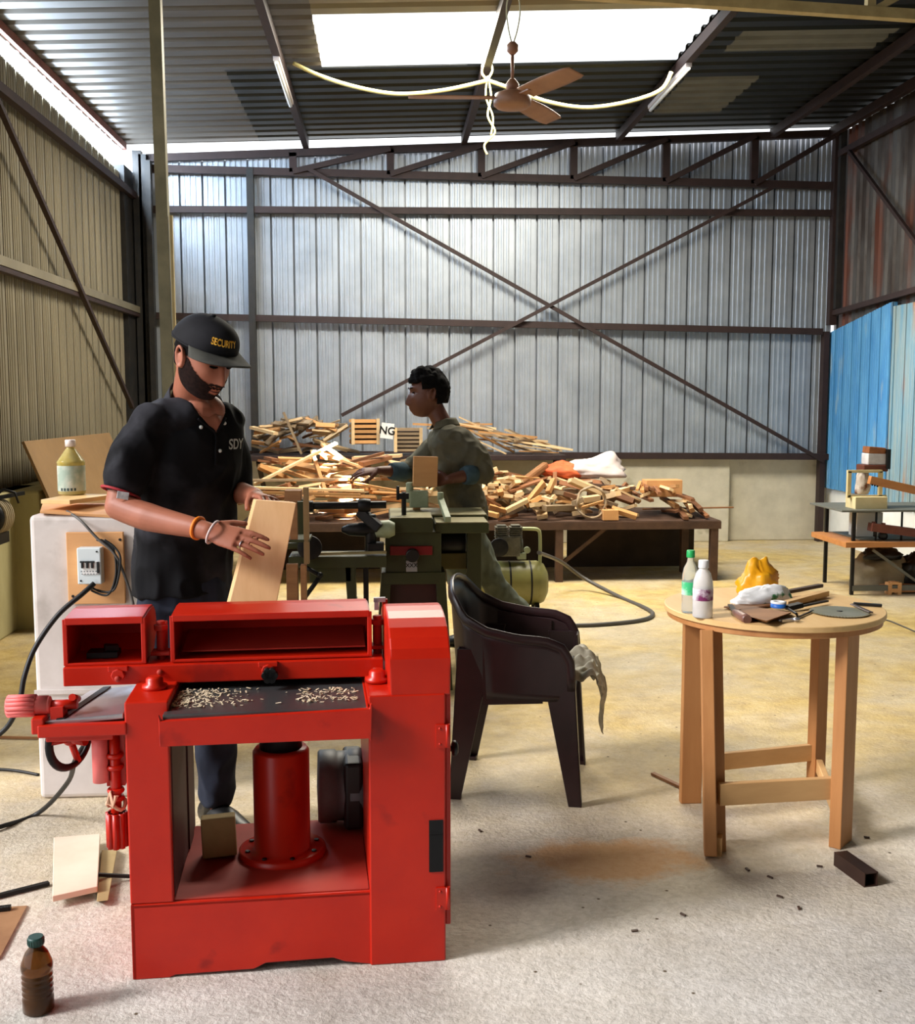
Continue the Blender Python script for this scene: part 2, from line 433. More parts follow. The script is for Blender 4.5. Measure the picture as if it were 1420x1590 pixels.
# purlins running into depth under the roof
for px, py in ((475, 235), (720, 226), (960, 215), (1200, 202)):
    q = at(px, py, B-.1); trim((q.x, -2.5, roofz(q.x)-.02), (q.x, B-.08, roofz(q.x)-.02), .055, .08)
trim((XR-.1, -2.5, roofz(XR)-.03), (XR-.1, B-.08, roofz(XR)-.03), .06, .08)
# right wall rails
trim((XR-.02, 3.5, 2.58), (XR-.02, B-.1, 2.31), .05, .05)
trim((XR-.02, 3.5, 3.86), (XR-.02, B-.1, 3.86), .05, .06); 
dd0, dd1 = atx(1318, 235, XR-.05), atx(1425, 380, XR-.05); trim(dd0, dd1, .03, .035)
# cream front truss chord near the top right
c0, c1 = at(870, -12, 6.6), at(1500, 30, 6.6); trim(c0, c1, .06, .06, M_steelw)
q = at(1350, 20, 6.6); trim(q, q+Vector((0,0,.2)), .05, .05, M_steelw); trim(q, q+Vector((.45,0,.26)), .04, .04, M_steelw)
# ================================================================ RED THICKNESS PLANER
M_red = mat('red_enamel', (170,20,4), (192,34,8), scale=5, rough=.34, spec=.5, contrast=.5, c3=(146,16,5), s3=9, t3=.64, w3=.1, bump=.0006, bscale=25)
M_redd = mat('dusty_red_enamel', (150,30,18), (172,52,34), scale=7, rough=.65, contrast=.5)
M_pink = mat('pinkish_red_knob', (228,104,100), (238,132,126), scale=7, rough=.5)  # pinkish red, lighter than the body enamel
M_black = mat('black_plastic', (14,14,14), rough=.4)
M_dark = mat('blackened_steel', (22,22,24), (36,34,34), scale=20, rough=.45, metal=.5)
M_iron = mat('planed_cast_iron', (70,72,74), (110,110,108), scale=5, rough=.32, metal=.6, stretch=(1,.3,1), contrast=.5)
M_alu = mat('bare_steel', (168,170,176), (200,200,204), scale=6, rough=.3, metal=.8)
M_motor = mat('grey_motor_paint', (92,98,102), (112,118,120), scale=9, rough=.5)
M_hole = mat('unlit_inside', (6,5,5), rough=.9)
pl_loc = Vector((-0.645, 2.659, 0)); pl_r = R(3.73)
planer = thing('thickness_planer', 'heavy red thickness planer with two open chip hoods, standing in the foreground', 'planer', pl_loc, pl_r)
D = .50
# base with its notched lower edge
s = MB(); s.prism([(0,0),(.09,0),(.105,.006),(.30,.008),(.33,.022),(.50,.024),(.53,.012),(.60,.0),(.60,.197),(0,.197)], 0, .012)
s.prism([(0,0),(.012,0),(.012,.197),(0,.197)], 0, D); s.box((.30,D-.006,.1), (.60,.012,.18)); s.box((.3,D/2,.19),(.6,D,.012))
s.build('base', M_red, planer, bevel=.003)
s = MB(); s.box((.35,D/2,.1985),(.485,D-.02,.003)); s.build('base_plate', M_redd, planer)
s = MB(); s.box((.0525,D/2,.455), (.105,D,.515)); sf_ = s.build('side_frame', M_red, planer, bevel=.004)
M_inshade = mat('shade_tinted_maroon', (58,10,8), (78,18,12), scale=6, rough=.6)  # shade inside the frame, put into the colour of the inner plates
s = MB(); s.box((.1065,.17,.45),(.003,.30,.49)); s.box((.1085,.36,.45),(.007,.10,.49)); s.box((.1065,.455,.45),(.003,.06,.49)); s.build('inner_plate', M_inshade, sf_)
s = MB(); s.box((.60+.0925,D/2,.355), (.195,D+.012,.71)); 
c = s.build('drive_cabinet', M_red, planer, bevel=.004)
s = MB(); s.box((.765,-.0075,.311), (.036,.003,.137)); s.box((.765,-.009,.345), (.036,.002,.004)); s.build('slot', M_hole, c)
s = MB(); s.box((.798,.24,.40), (.014,.46,.62)); dr = s.build('cabinet_door', M_red, planer, bevel=.003)
for z in (.17, .60):
    s = MB(); s.cyl((.795,-.006,z-.03),(.795,-.006,z+.03),.007,n=10); s.box((.78,-.0085,z),(.03,.005,.06)); s.build('hinge', M_red, dr)
    for dz in (-.02,.02):
        s = MB(); s.ell((.775,-.011,z+dz),(.004,.003,.004),8,6); s.build('screw', M_red, dr)
s = MB(); s.cyl((.804,.12,.525),(.822,.12,.525),.008); s.lathe([(.012,0),(.021,.004),(.021,.012),(.013,.018)],(.820,.12,.525),'x'); s.build('door_knob', M_black, dr)
# arched belt guard
arc = [(-.004,.706),(-.004,.80)]
for i in range(13):
    a = PI*(1 - i/12); arc.append((.20+.204*math.cos(a), .80+.098*math.sin(a)))
arc += [(.404,.706)]
s = MB(); s.prism(arc, .650, .803, 'yz'); s.build('belt_guard', M_red, planer, bevel=.004)
# screw columns on top of the frame
for x in (.055, .625):
    s = MB(); s.lathe([(.032,.712),(.032,.722),(.022,.726),(.022,.738),(.014,.745)], (x,.13,0)); s.build('column_cap', M_red, planer)
# table with lipped front
tb = MB(); tb.box((.345,.22,.672), (.50,.50,.03)); tb = tb.build('table', M_iron, planer, bevel=.002)
s = MB(); s.prism([(.088,.612),(.595,.612),(.600,.604),(.603,.70),(.598,.70),(.596,.688),(.093,.676),(.087,.69)], -.045, -.03); s.box((.592,.2,.66),(.006,.46,.06)); s.build('table_lip', M_red, tb, bevel=.002)
# rising column under the table
cx, cy = .367, .27
s = MB(); s.lathe([(.119,.200),(.119,.214),(.112,.217),(.077,.217),(.077,.49),(.070,.50),(.0,.50)], (cx,cy,0), n=40, cap=False); pc = s.build('pedestal', M_red, planer)
s = MB(); s.lathe([(.058,.49),(.058,.66)], (cx,cy,0), n=30); s.lathe([(.064,.535),(.064,.55)], (cx,cy,0), n=30); s.build('lift_screw', M_dark, planer)
for k in range(8):
    a = 2*PI*k/8+.3; s = MB(); s.cyl((cx+.098*math.cos(a),cy+.098*math.sin(a),.215),(cx+.098*math.cos(a),cy+.098*math.sin(a),.221),.007,n=6); s.build('flange_bolt', M_dark, pc)
# motor behind
s = MB(); s.lathe([(.0,.445),(.10,.448),(.106,.455),(.106,.50),(.101,.503),(.101,.535),(.106,.54),(.106,.59)], (.018,.46,.315), 'x', n=36); mo = s.build('motor', M_motor, planer)
s = MB(); s.box((.568,.44,.315),(.056,.17,.20)); s.build('terminal_box', M_black, mo, bevel=.012, seg=3)
# crossbar of the cutter head
s = MB(); s.box((.23,.205,.732), (.83,.02,.050)); s.box((.23,.27,.752), (.83,.11,.010)); cb = s.build('crossbar', M_red, planer, bevel=.003)
for x in (-.045, .34):
    s = MB(); s.cyl((x,.18,.735),(x,.20,.735),.018,n=8); s.box((x,.19,.752),(.05,.012,.014)); s.build('clamp_boss', M_red, cb, bevel=.002)
s = MB()
for k in range(6): a=PI*k/3; s.cyl((.345+.012*math.cos(a),.155,.728+.012*math.sin(a)),(.345+.012*math.cos(a),.175,.728+.012*math.sin(a)),.010,n=8)
s.cyl((.345,.155,.728),(.345,.20,.728),.012); s.build('star_knob', M_black, cb)
for bx, bz in ((-.045,.728),(.06,.738)):
    s = MB(); s.ell((bx,.176 if bx<0 else .192,bz),(.008,.006,.008)); s.build('bolt', M_redd, cb)
s = MB(); s.cyl((.10,.36,.715),(.60,.36,.715),.036,n=24); s.build('cutter_block', M_dark, planer)
s = MB(); s.cyl((.10,.27,.712),(.60,.27,.712),.016,n=16); s.build('feed_roller', M_iron, planer)
# chip hoods
def hood(x0, x1, name, zt, dep, clap):
    s = MB()
    prof = [(.215,zt-.127),(.38,zt-.127),(.43,zt-.09),(.44,zt-.06),(.425,zt-.025),(.39,zt-.004),(.33,zt+.0),(.215,zt-.006)]
    V = [[s.bm.verts.new((x, y, z)) for (y, z) in prof] for x in (x0, x1)]
    for j in range(len(prof)-1): s.bm.faces.new([V[0][j], V[1][j], V[1][j+1], V[0][j+1]])
    for v in V: s.bm.faces.new(v)
    h = s.build(name, M_red, planer, solid=.006, fix=False)
    s = MB(); s.bar((x0,.213,zt-.010),(x1,.213,zt-.010),.010,.018); s.bar((x0,.213,zt-.124),(x1,.213,zt-.124),.008,.008); 
    for x in (x0,x1): s.bar((x,.213,zt-.127),(x,.213,zt-.004),.008,.012,(1,0,0))
    s.build('hood_rim', M_red, h, bevel=.002)
    return h
h1 = hood(-.18, .018, 'chip_hood', .885, .3, 0)
h2 = hood(.092, .610, 'chip_hood', .887, .3, 1)
s = MB(); s.hexa([(.11,.26,.775),(.60,.26,.775),(.60,.44,.80),(.11,.44,.80),(.11,.26,.779),(.60,.26,.779),(.60,.44,.804),(.11,.44,.804)]); s.build('deflector', M_redd, h2)
s = MB(); s.box((-.08,.30,.785),(.035,.03,.014), rot=(0,.1,.3)); s.box((-.10,.30,.77),(.08,.06,.014)); s.build('latch', M_dark, h1)
# brackets between the hoods and by the guard
for x, m_ in ((.055, M_redd), (.635, M_redd)):
    s = MB(); s.box((x,.30,.79),(.022,.05,.12)); s.cyl((x,.27,.75),(x,.27,.86),.012,n=10); s.cyl((x,.27,.835),(x,.27,.85),.02,n=6); s.box((x,.27,.775),(.05,.05,.01)); s.build('bearing_bracket', m_, planer, bevel=.002)
s = MB(); s.cyl((.655,.27,.86),(.655,.27,.905),.006,n=8); s.box((.655,.27,.88),(.014,.014,.05)); s.build('height_stop', M_red, planer)
s = MB(); s.box((.640,.262,.905),(.032,.012,.012)); s.box((.632,.262,.892),(.012,.012,.03)); s.build('stop_clip', M_alu, planer)
# slotting table on the left with handwheel
sl = MB(); sl.hexa([(-.20,.015,.655),(-.005,.015,.668),(-.005,.30,.668),(-.14,.30,.655),(-.20,.015,.668),(-.005,.015,.681),(-.005,.30,.681),(-.14,.30,.668)])
sl = sl.build('side_table', M_alu, planer, bevel=.002)
s = MB(); s.hexa([(-.165,.02,.6695),(-.145,.02,.671),(-.085,.30,.674),(-.105,.30,.673),(-.165,.02,.673),(-.145,.02,.675),(-.085,.30,.678),(-.105,.30,.677)]); s.build('table_slot', M_dark, sl)
s = MB(); s.box((-.10,.005,.648),(.21,.02,.032)); s.box((-.11,.05,.630),(.16,.08,.026)); s.box((-.205,.04,.66),(.03,.08,.04)); s.box((-.09,.16,.64),(.16,.28,.02)); s.build('side_table_frame', M_red, planer, bevel=.004)
s = MB(); s.lathe([(.013,0),(.022,.004),(.022,.03),(.013,.034)],(-.215,.05,.700),'x'); 
for k in range(14):
    a = 2*PI*k/14; s.cyl((-.285,.05+.023*math.cos(a),.700+.023*math.sin(a)),(-.218,.05+.023*math.cos(a),.700+.023*math.sin(a)),.0055,n=6)
s.cyl((-.287,.05,.700),(-.19,.05,.700),.0235,n=24); s.build('ribbed_hand_knob', M_pink, planer)
s = MB(); s.cyl((-.19,.05,.70),(-.12,.05,.70),.012,n=12); s.box((-.165,.05,.685),(.03,.05,.03)); s.cyl((-.13,.10,.70),(-.13,.04,.72),.009,n=10); s.build('clamp_lever', M_red, planer)
# handwheel: tilted ring with spokes
c0 = Vector((-.150,.09,.600)); ax = Vector((.86,-.5,0)).normalized(); e1 = Vector((.5,.86,0)).normalized(); e2 = Vector((0,0,1))
s = MB(); s.tube([c0+ (e1*math.cos(2*PI*k/32)+e2*math.sin(2*PI*k/32))*.072 for k in range(32)], [(.006,.011)]*32, 8, closed=True, flat=(1,0,0)); hw = s.build('handwheel', M_dark, planer)
s = MB()
for k in range(3):
    a = 2*PI*k/3+.9; s.tube([c0, c0+(e1*math.cos(a)+e2*math.sin(a))*.07], .009, 8)
s.ell(c0,(.018,.018,.018)); s.tube([c0-ax*.01,c0+ax*.05],.012,10); s.build('spokes', M_red, hw)
s = MB(); s.cyl((-.070,.05,.50),(-.070,.05,.635),.020,n=14); s.build('slide_column', M_pink, planer)
s = MB(); s.box((-.035,.07,.56),(.045,.03,.15)); s.cyl((-.035,.05,.34),(-.035,.05,.64),.013,n=12)
for z in (.45,.47,.53,.56): s.lathe([(.019,z),(.022,z+.006),(.019,z+.012)],(-.035,.05,0),n=12)
for k in range(8):
    a = 2*PI*k/8; s.cyl((-.035+.02*math.cos(a),.05+.02*math.sin(a),.33),(-.035+.02*math.cos(a),.05+.02*math.sin(a),.42),.008,n=6)
s.cyl((-.035,.05,.33),(-.035,.05,.42),.022,n=12); s.build('elevating_screw', M_red, planer)
s = MB(); s.tube([(-.035+.022*math.cos(t),.05+.022*math.sin(t),.44+.01*math.sin(2*t)) for t in [k*2*PI/14 for k in range(14)]],.005,6,closed=True)
s.tube([(-.05,.03,.45),(-.045,.028,.48),(-.038,.026,.44),(-.03,.027,.47)],.006,6); s.build('rope_tie', mat('pale_twine',(220,170,140),rough=.8), planer)
# shavings and the block of wood lying in the machine
M_shav = mat('pale_shavings', (196,176,140), (226,210,180), scale=40, rough=.8)
s = MB(); rr = random.Random(3)
for k in range(420):
    if rr.random()<.68: x, y = .11+abs(rr.gauss(0,.09)), .02+rr.random()*.17
    else: x, y = rr.uniform(.42,.57), rr.uniform(.03,.16)
    if x>.58: continue
    q = rr.uniform(.002,.007); a = rr.uniform(0,6.3)
    p = Vector((x,y,.6885+rr.random()*.004)); d = Vector((math.cos(a),math.sin(a),rr.uniform(-.2,.5)))*q; n2 = Vector((-math.sin(a),math.cos(a),.3))*q*.5
    s.bar(p-d, p+d, q*.7, .0008)
sh = s.build('wood_shavings', M_shav); sh.matrix_basis = planer.matrix_basis
tag(sh, 'pale wood shavings scattered on the steel table of the red planer', 'shavings', kind='stuff')
M_wood = mat('pale_wood', (196,152,96), (222,184,130), scale=3, rough=.6, stretch=(1,6,6), contrast=.6, bump=.0008, bscale=10)
M_woodz = mat('pale_wood_upright', (196,150,92), (224,184,128), scale=3, rough=.6, stretch=(6,6,.7), contrast=.6, bump=.0008, bscale=10)
M_woody = mat('dusty_block_wood', (150,128,84), (178,156,110), scale=5, rough=.8)
s = MB(); s.box((.195,.27,.257),(.092,.05,.108), rot=(-.10,-.04,.06)); b = s.build('wood_block', M_woody, bevel=.004); b.matrix_basis = planer.matrix_basis
tag(b, 'dusty square wood block standing on the base plate inside the red planer', 'wood block')

# ================================================================ ROUND TABLE
M_tab = mat('pine_tabletop', (206,164,104), (228,192,134), scale=2.5, rough=.5, stretch=(5,1,5), contrast=.6, bump=.0006, bscale=12)
M_leg = mat('pine_leg', (158,102,54), (192,138,84), scale=2.2, rough=.5, stretch=(6,6,.8), contrast=.6, c3=(120,66,34), s3=6, t3=.72, w3=.06, bump=.0006, bscale=12)
TC = Vector((1.325, 3.650, 0)); TR = .368; TZ = .742
tbl = thing('round_table', 'round pale pine table on tall plank legs, standing alone on the right', 'table', TC)
s = MB(); s.lathe([(TR-.004,-.020),(TR,-.017),(TR,-.002),(TR-.003,0)], (0,0,TZ), n=72, smooth=False); s.build('tabletop', M_tab, tbl)
s = MB(); s.lathe([(TR-.014,-.040),(TR-.010,-.038),(TR-.010,-.021)], (0,0,TZ), n=72, smooth=False); s.build('lower_rim', M_leg, tbl)
A_, B_, C_, D_ = [Vector(v)-TC for v in ((1.025,3.32,0),(1.475,3.375,0),(1.085,3.77,0),(1.60,3.90,0))]
def leg(p, w, d, rz, top=TZ-.04):
    s = MB(); s.box((p.x,p.y,top/2),(w,d,top),rot=(0,0,rz)); return s.build('leg', M_leg, tbl, bevel=.003)
leg(B_, .040, .105, -.75); leg(C_, .075, .032, .0); leg(D_, .06, .04, .5)
s = MB(); s.bar(A_, A_+Vector((.012,.14,TZ-.041)), .040, .085, up=(.25,1,0)); s.build('leg', M_leg, tbl, bevel=.003)
s = MB(); s.bar(A_+Vector((.037,.025,0)), A_+Vector((.049,.16,TZ-.041)), .034, .04, up=(0,1,0)); s.build('leg_batten', M_leg, tbl, bevel=.002)
M_rail = mat('pine_rail', (190,146,92), (216,172,116), scale=3, rough=.5, stretch=(1,6,6), contrast=.6, c3=(120,70,40), s3=5, t3=.72, w3=.05)
for p0, p1, z, h, nm in ((A_+Vector((.03,.02,0)), B_+Vector((-.02,.0,0)), .190, .072, 'stretcher'), (C_+Vector((.02,.02,0)), D_, .135, .062, 'stretcher'), (B_+Vector((0,.03,0)), D_+Vector((0,-.03,0)), .09, .05, 'stretcher')):
    s = MB(); s.bar(p0+Vector((0,0,z)), p1+Vector((0,0,z)), .022, h); s.build(nm, M_rail, tbl, bevel=.002)
s = MB(); s.bar(A_+Vector((.02,-.02,.03)), A_+Vector((.06,.09,.03)), .02, .06); s.build('foot_block', M_rail, tbl)

# things on the table -------------------------------------------------
def on(px, py, z=TZ): p = atz(px, py, z); return p
M_pet = mat('clear_plastic', (235,242,240), rough=.12, trans=.75, ior=1.2, spec=.5)
M_milk = mat('cloudy_plastic', (232,230,226), (245,243,240), scale=14, rough=.25, trans=.35, ior=1.2)
M_green = mat('green_cap', (40,170,90), rough=.4)
M_whitep = mat('white_plastic', (228,226,222), rough=.4)
p = on(1070, 951); b = thing('water_bottle', 'taller clear water bottle with green cap on the round table', 'bottle', p)
H_ = .207
s = MB(); s.lathe([(.024,0),(.027,.004),(.027,.03),(.0255,.034),(.027,.038),(.027,.085),(.0255,.090),(.0265,.095),(.0265,.125),(.022,.150),(.012,.170),(.0105,.178),(.0105,.19)],n=28); s.build('body', M_pet, b)
s = MB(); s.lathe([(.0135,.186),(.0140,.188),(.0135,.208),(.012,.210)],n=20); s.build('cap', M_green, b)
s = MB(); s.lathe([(.0275,.062),(.0275,.105)],n=28,cap=False); s.build('wrapper', [mat('green_white_label',(60,190,120),(220,240,225),scale=14,rough=.5,contrast=.2)], b)
p = on(1090, 958); b = thing('juice_bottle', 'shorter milky bottle with white cap and purple fruit label on the round table', 'bottle', p)
s = MB(); s.lathe([(.029,0),(.0325,.005),(.0325,.10),(.031,.12),(.024,.145),(.0145,.158),(.014,.168)],n=32); s.build('body', M_milk, b)
s = MB(); s.lathe([(.0165,.162),(.017,.164),(.0165,.186),(.015,.188)],n=20); s.build('cap', M_whitep, b)
M_fruit = mat('purple_fruit_label', (120,40,90), (226,214,220), scale=22, rough=.5, contrast=.15)
s = MB(); s.lathe([(.0332,.058),(.0332,.096)],n=32,cap=False); s.build('wrapper', M_fruit, b)

def bag(name, label, cat, c, size, m, seed, peak=None, rot=0):
    s = MB(); s.ell((0,0,0), (1,1,1), 40, 26); o = s.build(name, m)
    for v in o.data.vertices:
        d = v.co.normalized(); k = 1 + .30*noise.noise(d*1.7+Vector((seed,0,0))) + .18*abs(noise.noise(d*4+Vector((seed,3,0)))) + .09*noise.noise(d*9+Vector((seed,1,5)))
        q = Vector((d.x*size[0]*k, d.y*size[1]*k, d.z*size[2]*k))
        if peak:
            for (pxx, pyy, amp, wid) in peak:
                q.z += amp*math.exp(-((d.x-pxx)**2+(d.y-pyy)**2)/wid)*max(0,d.z)
        if q.z < -size[2]*.45: q.z = -size[2]*.45 + (q.z+size[2]*.45)*.1
        v.co = q
    o.location = Vector(c)+Vector((0,0,size[2]*.5)); o.rotation_euler = (0,0,rot)
    o.matrix_basis = Matrix.Translation(o.location) @ Matrix.Rotation(rot, 4, 'Z')
    return tag(o, label, cat)
M_ybag = mat('orange_yellow_film', (238,160,14), (250,186,40), scale=6, rough=.35, trans=.15, bump=.006, bscale=18)
bag('carrier_bag', 'crumpled orange-yellow plastic bag at the back of the round table', 'bag', on(1176, 922), (.070,.05,.064), M_ybag, 4, peak=[(.45,0,.05,.08),(-.3,0,.03,.2)])
M_wbag = mat('printed_white_film', (236,236,232), (244,244,242), scale=9, rough=.35, c3=(60,130,70), s3=13, t3=.6, w3=.04, bump=.005, bscale=22)
bag('printed_bag', 'crumpled white plastic bag with green print lying before the yellow bag', 'bag', on(1185, 938), (.112,.042,.036), M_wbag, 9, rot=.25, peak=[(.4,0,.02,.3)])
M_brownw = mat('brown_scrap_wood', (120,78,46), (160,112,70), scale=4, rough=.6, stretch=(1,5,5), contrast=.5)
M_darkw = mat('dark_scrap_wood', (58,42,34), (84,62,48), scale=5, rough=.6, stretch=(1,5,5))
def stick(name, label, cat, p0, p1, w, h, m, bev=.002, group=None, grip=None):
    s = MB(); s.bar(p0, p1, w, h); o = s.build(name, m, bevel=bev); return tag(o, label, cat, group)
def e(px, py, dz): v = on(px, py, TZ+dz); return v
stick('batten', 'dark brown batten pointing right behind the bags on the round table', 'batten', e(1205,922,.036), e(1274,909,.036), .022, .012, M_darkw)
stick('wood_piece', 'pale square stick on the round table below the dark batten', 'wood piece', e(1218,938,.014), e(1282,921,.014), .026, .02, M_wood)
stick('thin_board', 'thin pale board lying under the white printed bag', 'board', e(1135,945,.007), e(1255,928,.007), .07, .006, M_brownw)
s = MB(); s.hexa([e(1137,951,.004),e(1190,967,.004),e(1228,953,.004),e(1165,941,.004),e(1137,951,.016),e(1190,964,.024),e(1228,951,.020),e(1165,941,.016)]); tag(s.build('wood_wedge', M_brownw, bevel=.002),'brown tapered wood wedge in front of the white printed bag','wood piece')
t = thing('chisel', 'chisel with thick brown wooden handle at the front of the round table', 'chisel', e(1146,955,.012))
s = MB(); a, b2 = e(1140,950,.016), e(1160,962,.012); s.tube([a+(b2-a)*k/5 for k in range(6)], [.010,.013,.0145,.015,.0155,.014], 14); s.build('handle', mat('worn_handle_wood',(92,60,52),(132,94,80),scale=8,rough=.4), t, world=True)
s = MB(); s.bar(e(1133,939,.010), a, .016, .005); s.build('blade', M_dark, t, world=True)
t = thing('tape_roll', 'roll of blue and white tape on the round table', 'tape', e(1208,941,.016))
s = MB(); s.lathe([(.026,-.004),(.026,.010),(.012,.010),(.012,-.004)], n=28, cap=False); s.build('blue_tape', mat('blue_tape',(40,110,200),rough=.4), t)
s = MB(); s.lathe([(.026,.0101),(.0262,.016),(.012,.016),(.012,.0101)], n=28, cap=False); s.build('white_core', M_whitep, t)
t = thing('hand_plane_iron', 'dark bent metal bracket beside the blue tape roll', 'tool', e(1232,945,.012))
s = MB(); s.bar(e(1222,944,.012), e(1243,939,.020), .03, .016); s.bar(e(1240,942,.012), e(1284,933,.012), .012, .006); s.tube([e(1222,944,.012),e(1236,953,.02),e(1238,958,.008)],.004,8); s.build('bracket', M_dark, t, world=True, bevel=.001)
t = thing('wrench', 'small pale steel spanner at the front of the round table', 'wrench', e(1223,964,.004))
s = MB(); s.bar(e(1212,964,.006), e(1232,962,.006), .012, .008); s.ell(e(1236,962,.008),(.012,.010,.007)); s.ell(e(1212,963,.007),(.010,.008,.006)); s.build('wrench_body', M_alu, t, world=True)
stick('hook_rod', 'thin dark metal hook lying between spanner and saw blade', 'rod', e(1237,959,.005), e(1262,948,.005), .005, .005, M_dark, 0)
# circular saw blade
t = thing('saw_blade', 'round steel saw blade lying flat on the right of the round table', 'saw blade', e(1303,950,.004))
s = MB(); n = 60; poly = []
for k in range(n):
    a = 2*PI*k/n; r_ = .118; poly += [(r_*math.cos(a), r_*math.sin(a)), ((r_-.007)*math.cos(a+.03), (r_-.007)*math.sin(a+.03))]
poly = [(x*.82-.0, y*.82) for x, y in poly]
s.prism(poly, 0, .002, 'xy'); s.build('disc', mat('brushed_blade_steel',(150,150,128),(176,172,150),scale=8,rough=.35,metal=.6), t)
s = MB(); s.lathe([(.009,.002),(.010,.0032),(.002,.0032)],n=16); s.build('arbor_hole', M_dark, t)
stick('steel_strip', 'dark steel strip lying across the saw blade', 'strip', e(1322,938,.010), e(1352,951,.010), .016, .004, mat('brown_strip',(86,70,64),rough=.4,metal=.4))
stick('flat_bar', 'short flat black bar at the far right edge of the round table', 'bar', e(1324,937,.006), e(1369,940,.006), .018, .008, M_black)

# ================================================================ PLASTIC CHAIR
M_chair = mat('dark_brown_plastic', (30,14,16), (42,22,24), scale=6, rough=.36, spec=.6)
ch = thing('plastic_chair', 'dark brown moulded plastic armchair facing right in the middle of the floor', 'chair', (.497,4.04,0), R(-12))
ch.scale = (.86,1,.955)
# local: front +x, near side -y
def rim(t):   # armrest rim from near front (t=0) round the back (t=.5) to far front (t=1)
    a = PI*(t-.5)*2     # -pi..pi ; 0 = back
    w = .235
    key = [(-1,(.235,-.245,.44)),(-.93,(.235,-.25,.54)),(-.84,(.20,-.255,.600)),(-.74,(.13,-.26,.625)),(-.6,(.01,-.262,.632)),(-.45,(-.12,-.255,.655)),(-.32,(-.215,-.235,.70)),(-.18,(-.275,-.17,.775)),(-.07,(-.295,-.07,.805)),(0,(-.298,0,.81))]
    q = (t-.5)*2; sg = 1 if q > 0 else -1; q = -abs(q)
    for (a0, p0), (a1, p1) in zip(key, key[1:]):
        if q <= a1+1e-9:
            k = (q-a0)/(a1-a0); k = max(0,min(1,k)); p = Vector(p0).lerp(Vector(p1), k); break
    p = p.copy(); p.y *= -sg if sg > 0 else 1
    return p
def shell(u, v):   # v 0 rim -> 1 lower edge
    p = rim(u); q = (u-.5)*2
    low = .40 if abs(q) > .3 else .40
    b = p.copy(); k = v
    b.z = p.z + (low-p.z)*k
    inw = .90 if abs(q) < .45 else .97
    b.x = p.x*(1-(1-inw)*k) ; b.y = p.y*(1-(1-inw)*k*1.0)
    return b
s = MB(); s.grid(lambda u, v: shell(u, v), 48, 8); s.build('backrest_shell', M_chair, ch, solid=.006)
s = MB(); s.tube([rim(k/48)+Vector((0,0,.002)) for k in range(49)], [(.009,.020)]*49, 10, flat=(0,0,1)); s.build('arm_rim', M_chair, ch)
s = MB(); 
def seat(u, v):
    x = -.24+.49*u; y = (-.225+.45*v)*(1-.08*(1-u)); z = .425-.02*math.sin(PI*u)*math.sin(PI*v) - (.03*max(0,u-.9)*10*.6)
    return (x, y, z)
s.grid(seat, 14, 14); s.build('seat', M_chair, ch, solid=.008)
s = MB(); s.bar((.235,-.22,.385),(.235,.22,.385),.012,.06); s.build('apron', M_chair, ch)
def cleg(p0, w0, p1, w1, sgn):
    """L-section moulded leg, wide at the top"""
    s = MB(); p0, p1 = Vector(p0), Vector(p1)
    fx = 1 if p0.x > 0 else -1
    def q(p, w, d): return [p, p+Vector((-fx*w,0,0)), p+Vector((-fx*w,-sgn*.0,0))]
    s.hexa([p1, p1+Vector((-fx*w1,0,0)), p1+Vector((-fx*w1,-sgn*.008,0)), p1+Vector((0,-sgn*.008,0)),
            p0, p0+Vector((-fx*w0,0,0)), p0+Vector((-fx*w0,-sgn*.008,0)), p0+Vector((0,-sgn*.008,0))])
    s.hexa([p1, p1+Vector((0,-sgn*w1*.9,0)), p1+Vector((-fx*.008,-sgn*w1*.9,0)), p1+Vector((-fx*.008,0,0)),
            p0, p0+Vector((0,-sgn*w0*.55,0)), p0+Vector((-fx*.008,-sgn*w0*.55,0)), p0+Vector((-fx*.008,0,0))])
    s.box(p1+Vector((-fx*w1/2,-sgn*w1*.4,.008)), (w1,w1*.8,.016))
    return s.build('leg', M_chair, ch, bevel=.003)
for sg in (-1, 1):
    cleg((.245,sg*.250,.56), .14, (.285,sg*.255,0), .055, sg)
    cleg((-.240,sg*.235,.585), .15, (-.275,sg*.240,0), .050, sg)
# side skirt under the arm
for sg in (-1, 1):
    s = MB(); s.hexa([(-.13,sg*.244,.375),(.12,sg*.247,.390),(.12,sg*.239,.390),(-.13,sg*.236,.375),(-.13,sg*.252,.64),(.12,sg*.257,.60),(.12,sg*.249,.60),(-.13,sg*.244,.64)]); s.build('side_panel', M_chair, ch)
# cloth draped over seat front
M_cloth = mat('dusty_cotton', (150,142,122), (196,190,170), scale=16, rough=.9, contrast=.4, bump=.006, bscale=22)
def clo(u, v):
    y = .06+.20*(v-.5)*2*(1-.45*max(0,u-.5)*2) - .10*(1-u)*.3 - .04
    if u < .5: x = .08+.52*u; z = .475+.055*noise.noise(Vector((u*7,v*7,2)))+.05*abs(noise.noise(Vector((u*13,v*12,0))))
    else: x = .335+.03*math.sin((u-.5)*PI)+.03*noise.noise(Vector((u*5,v*9,7))); z = .47-(u-.5)*2*(.06+.22*math.exp(-((v-.60)/.32)**2))+.012*noise.noise(Vector((u*12,v*14,4)))
    return (x, y, z)
s = MB(); s.grid(clo, 36, 36); cl = s.build('cloth', M_cloth, solid=.004, sub=1); cl.location = ch.location; cl.rotation_euler = ch.rotation_euler; cl.scale = (.86,1,.955)
tag(cl, 'crumpled grey-beige cloth hanging over the front of the brown chair seat', 'cloth')

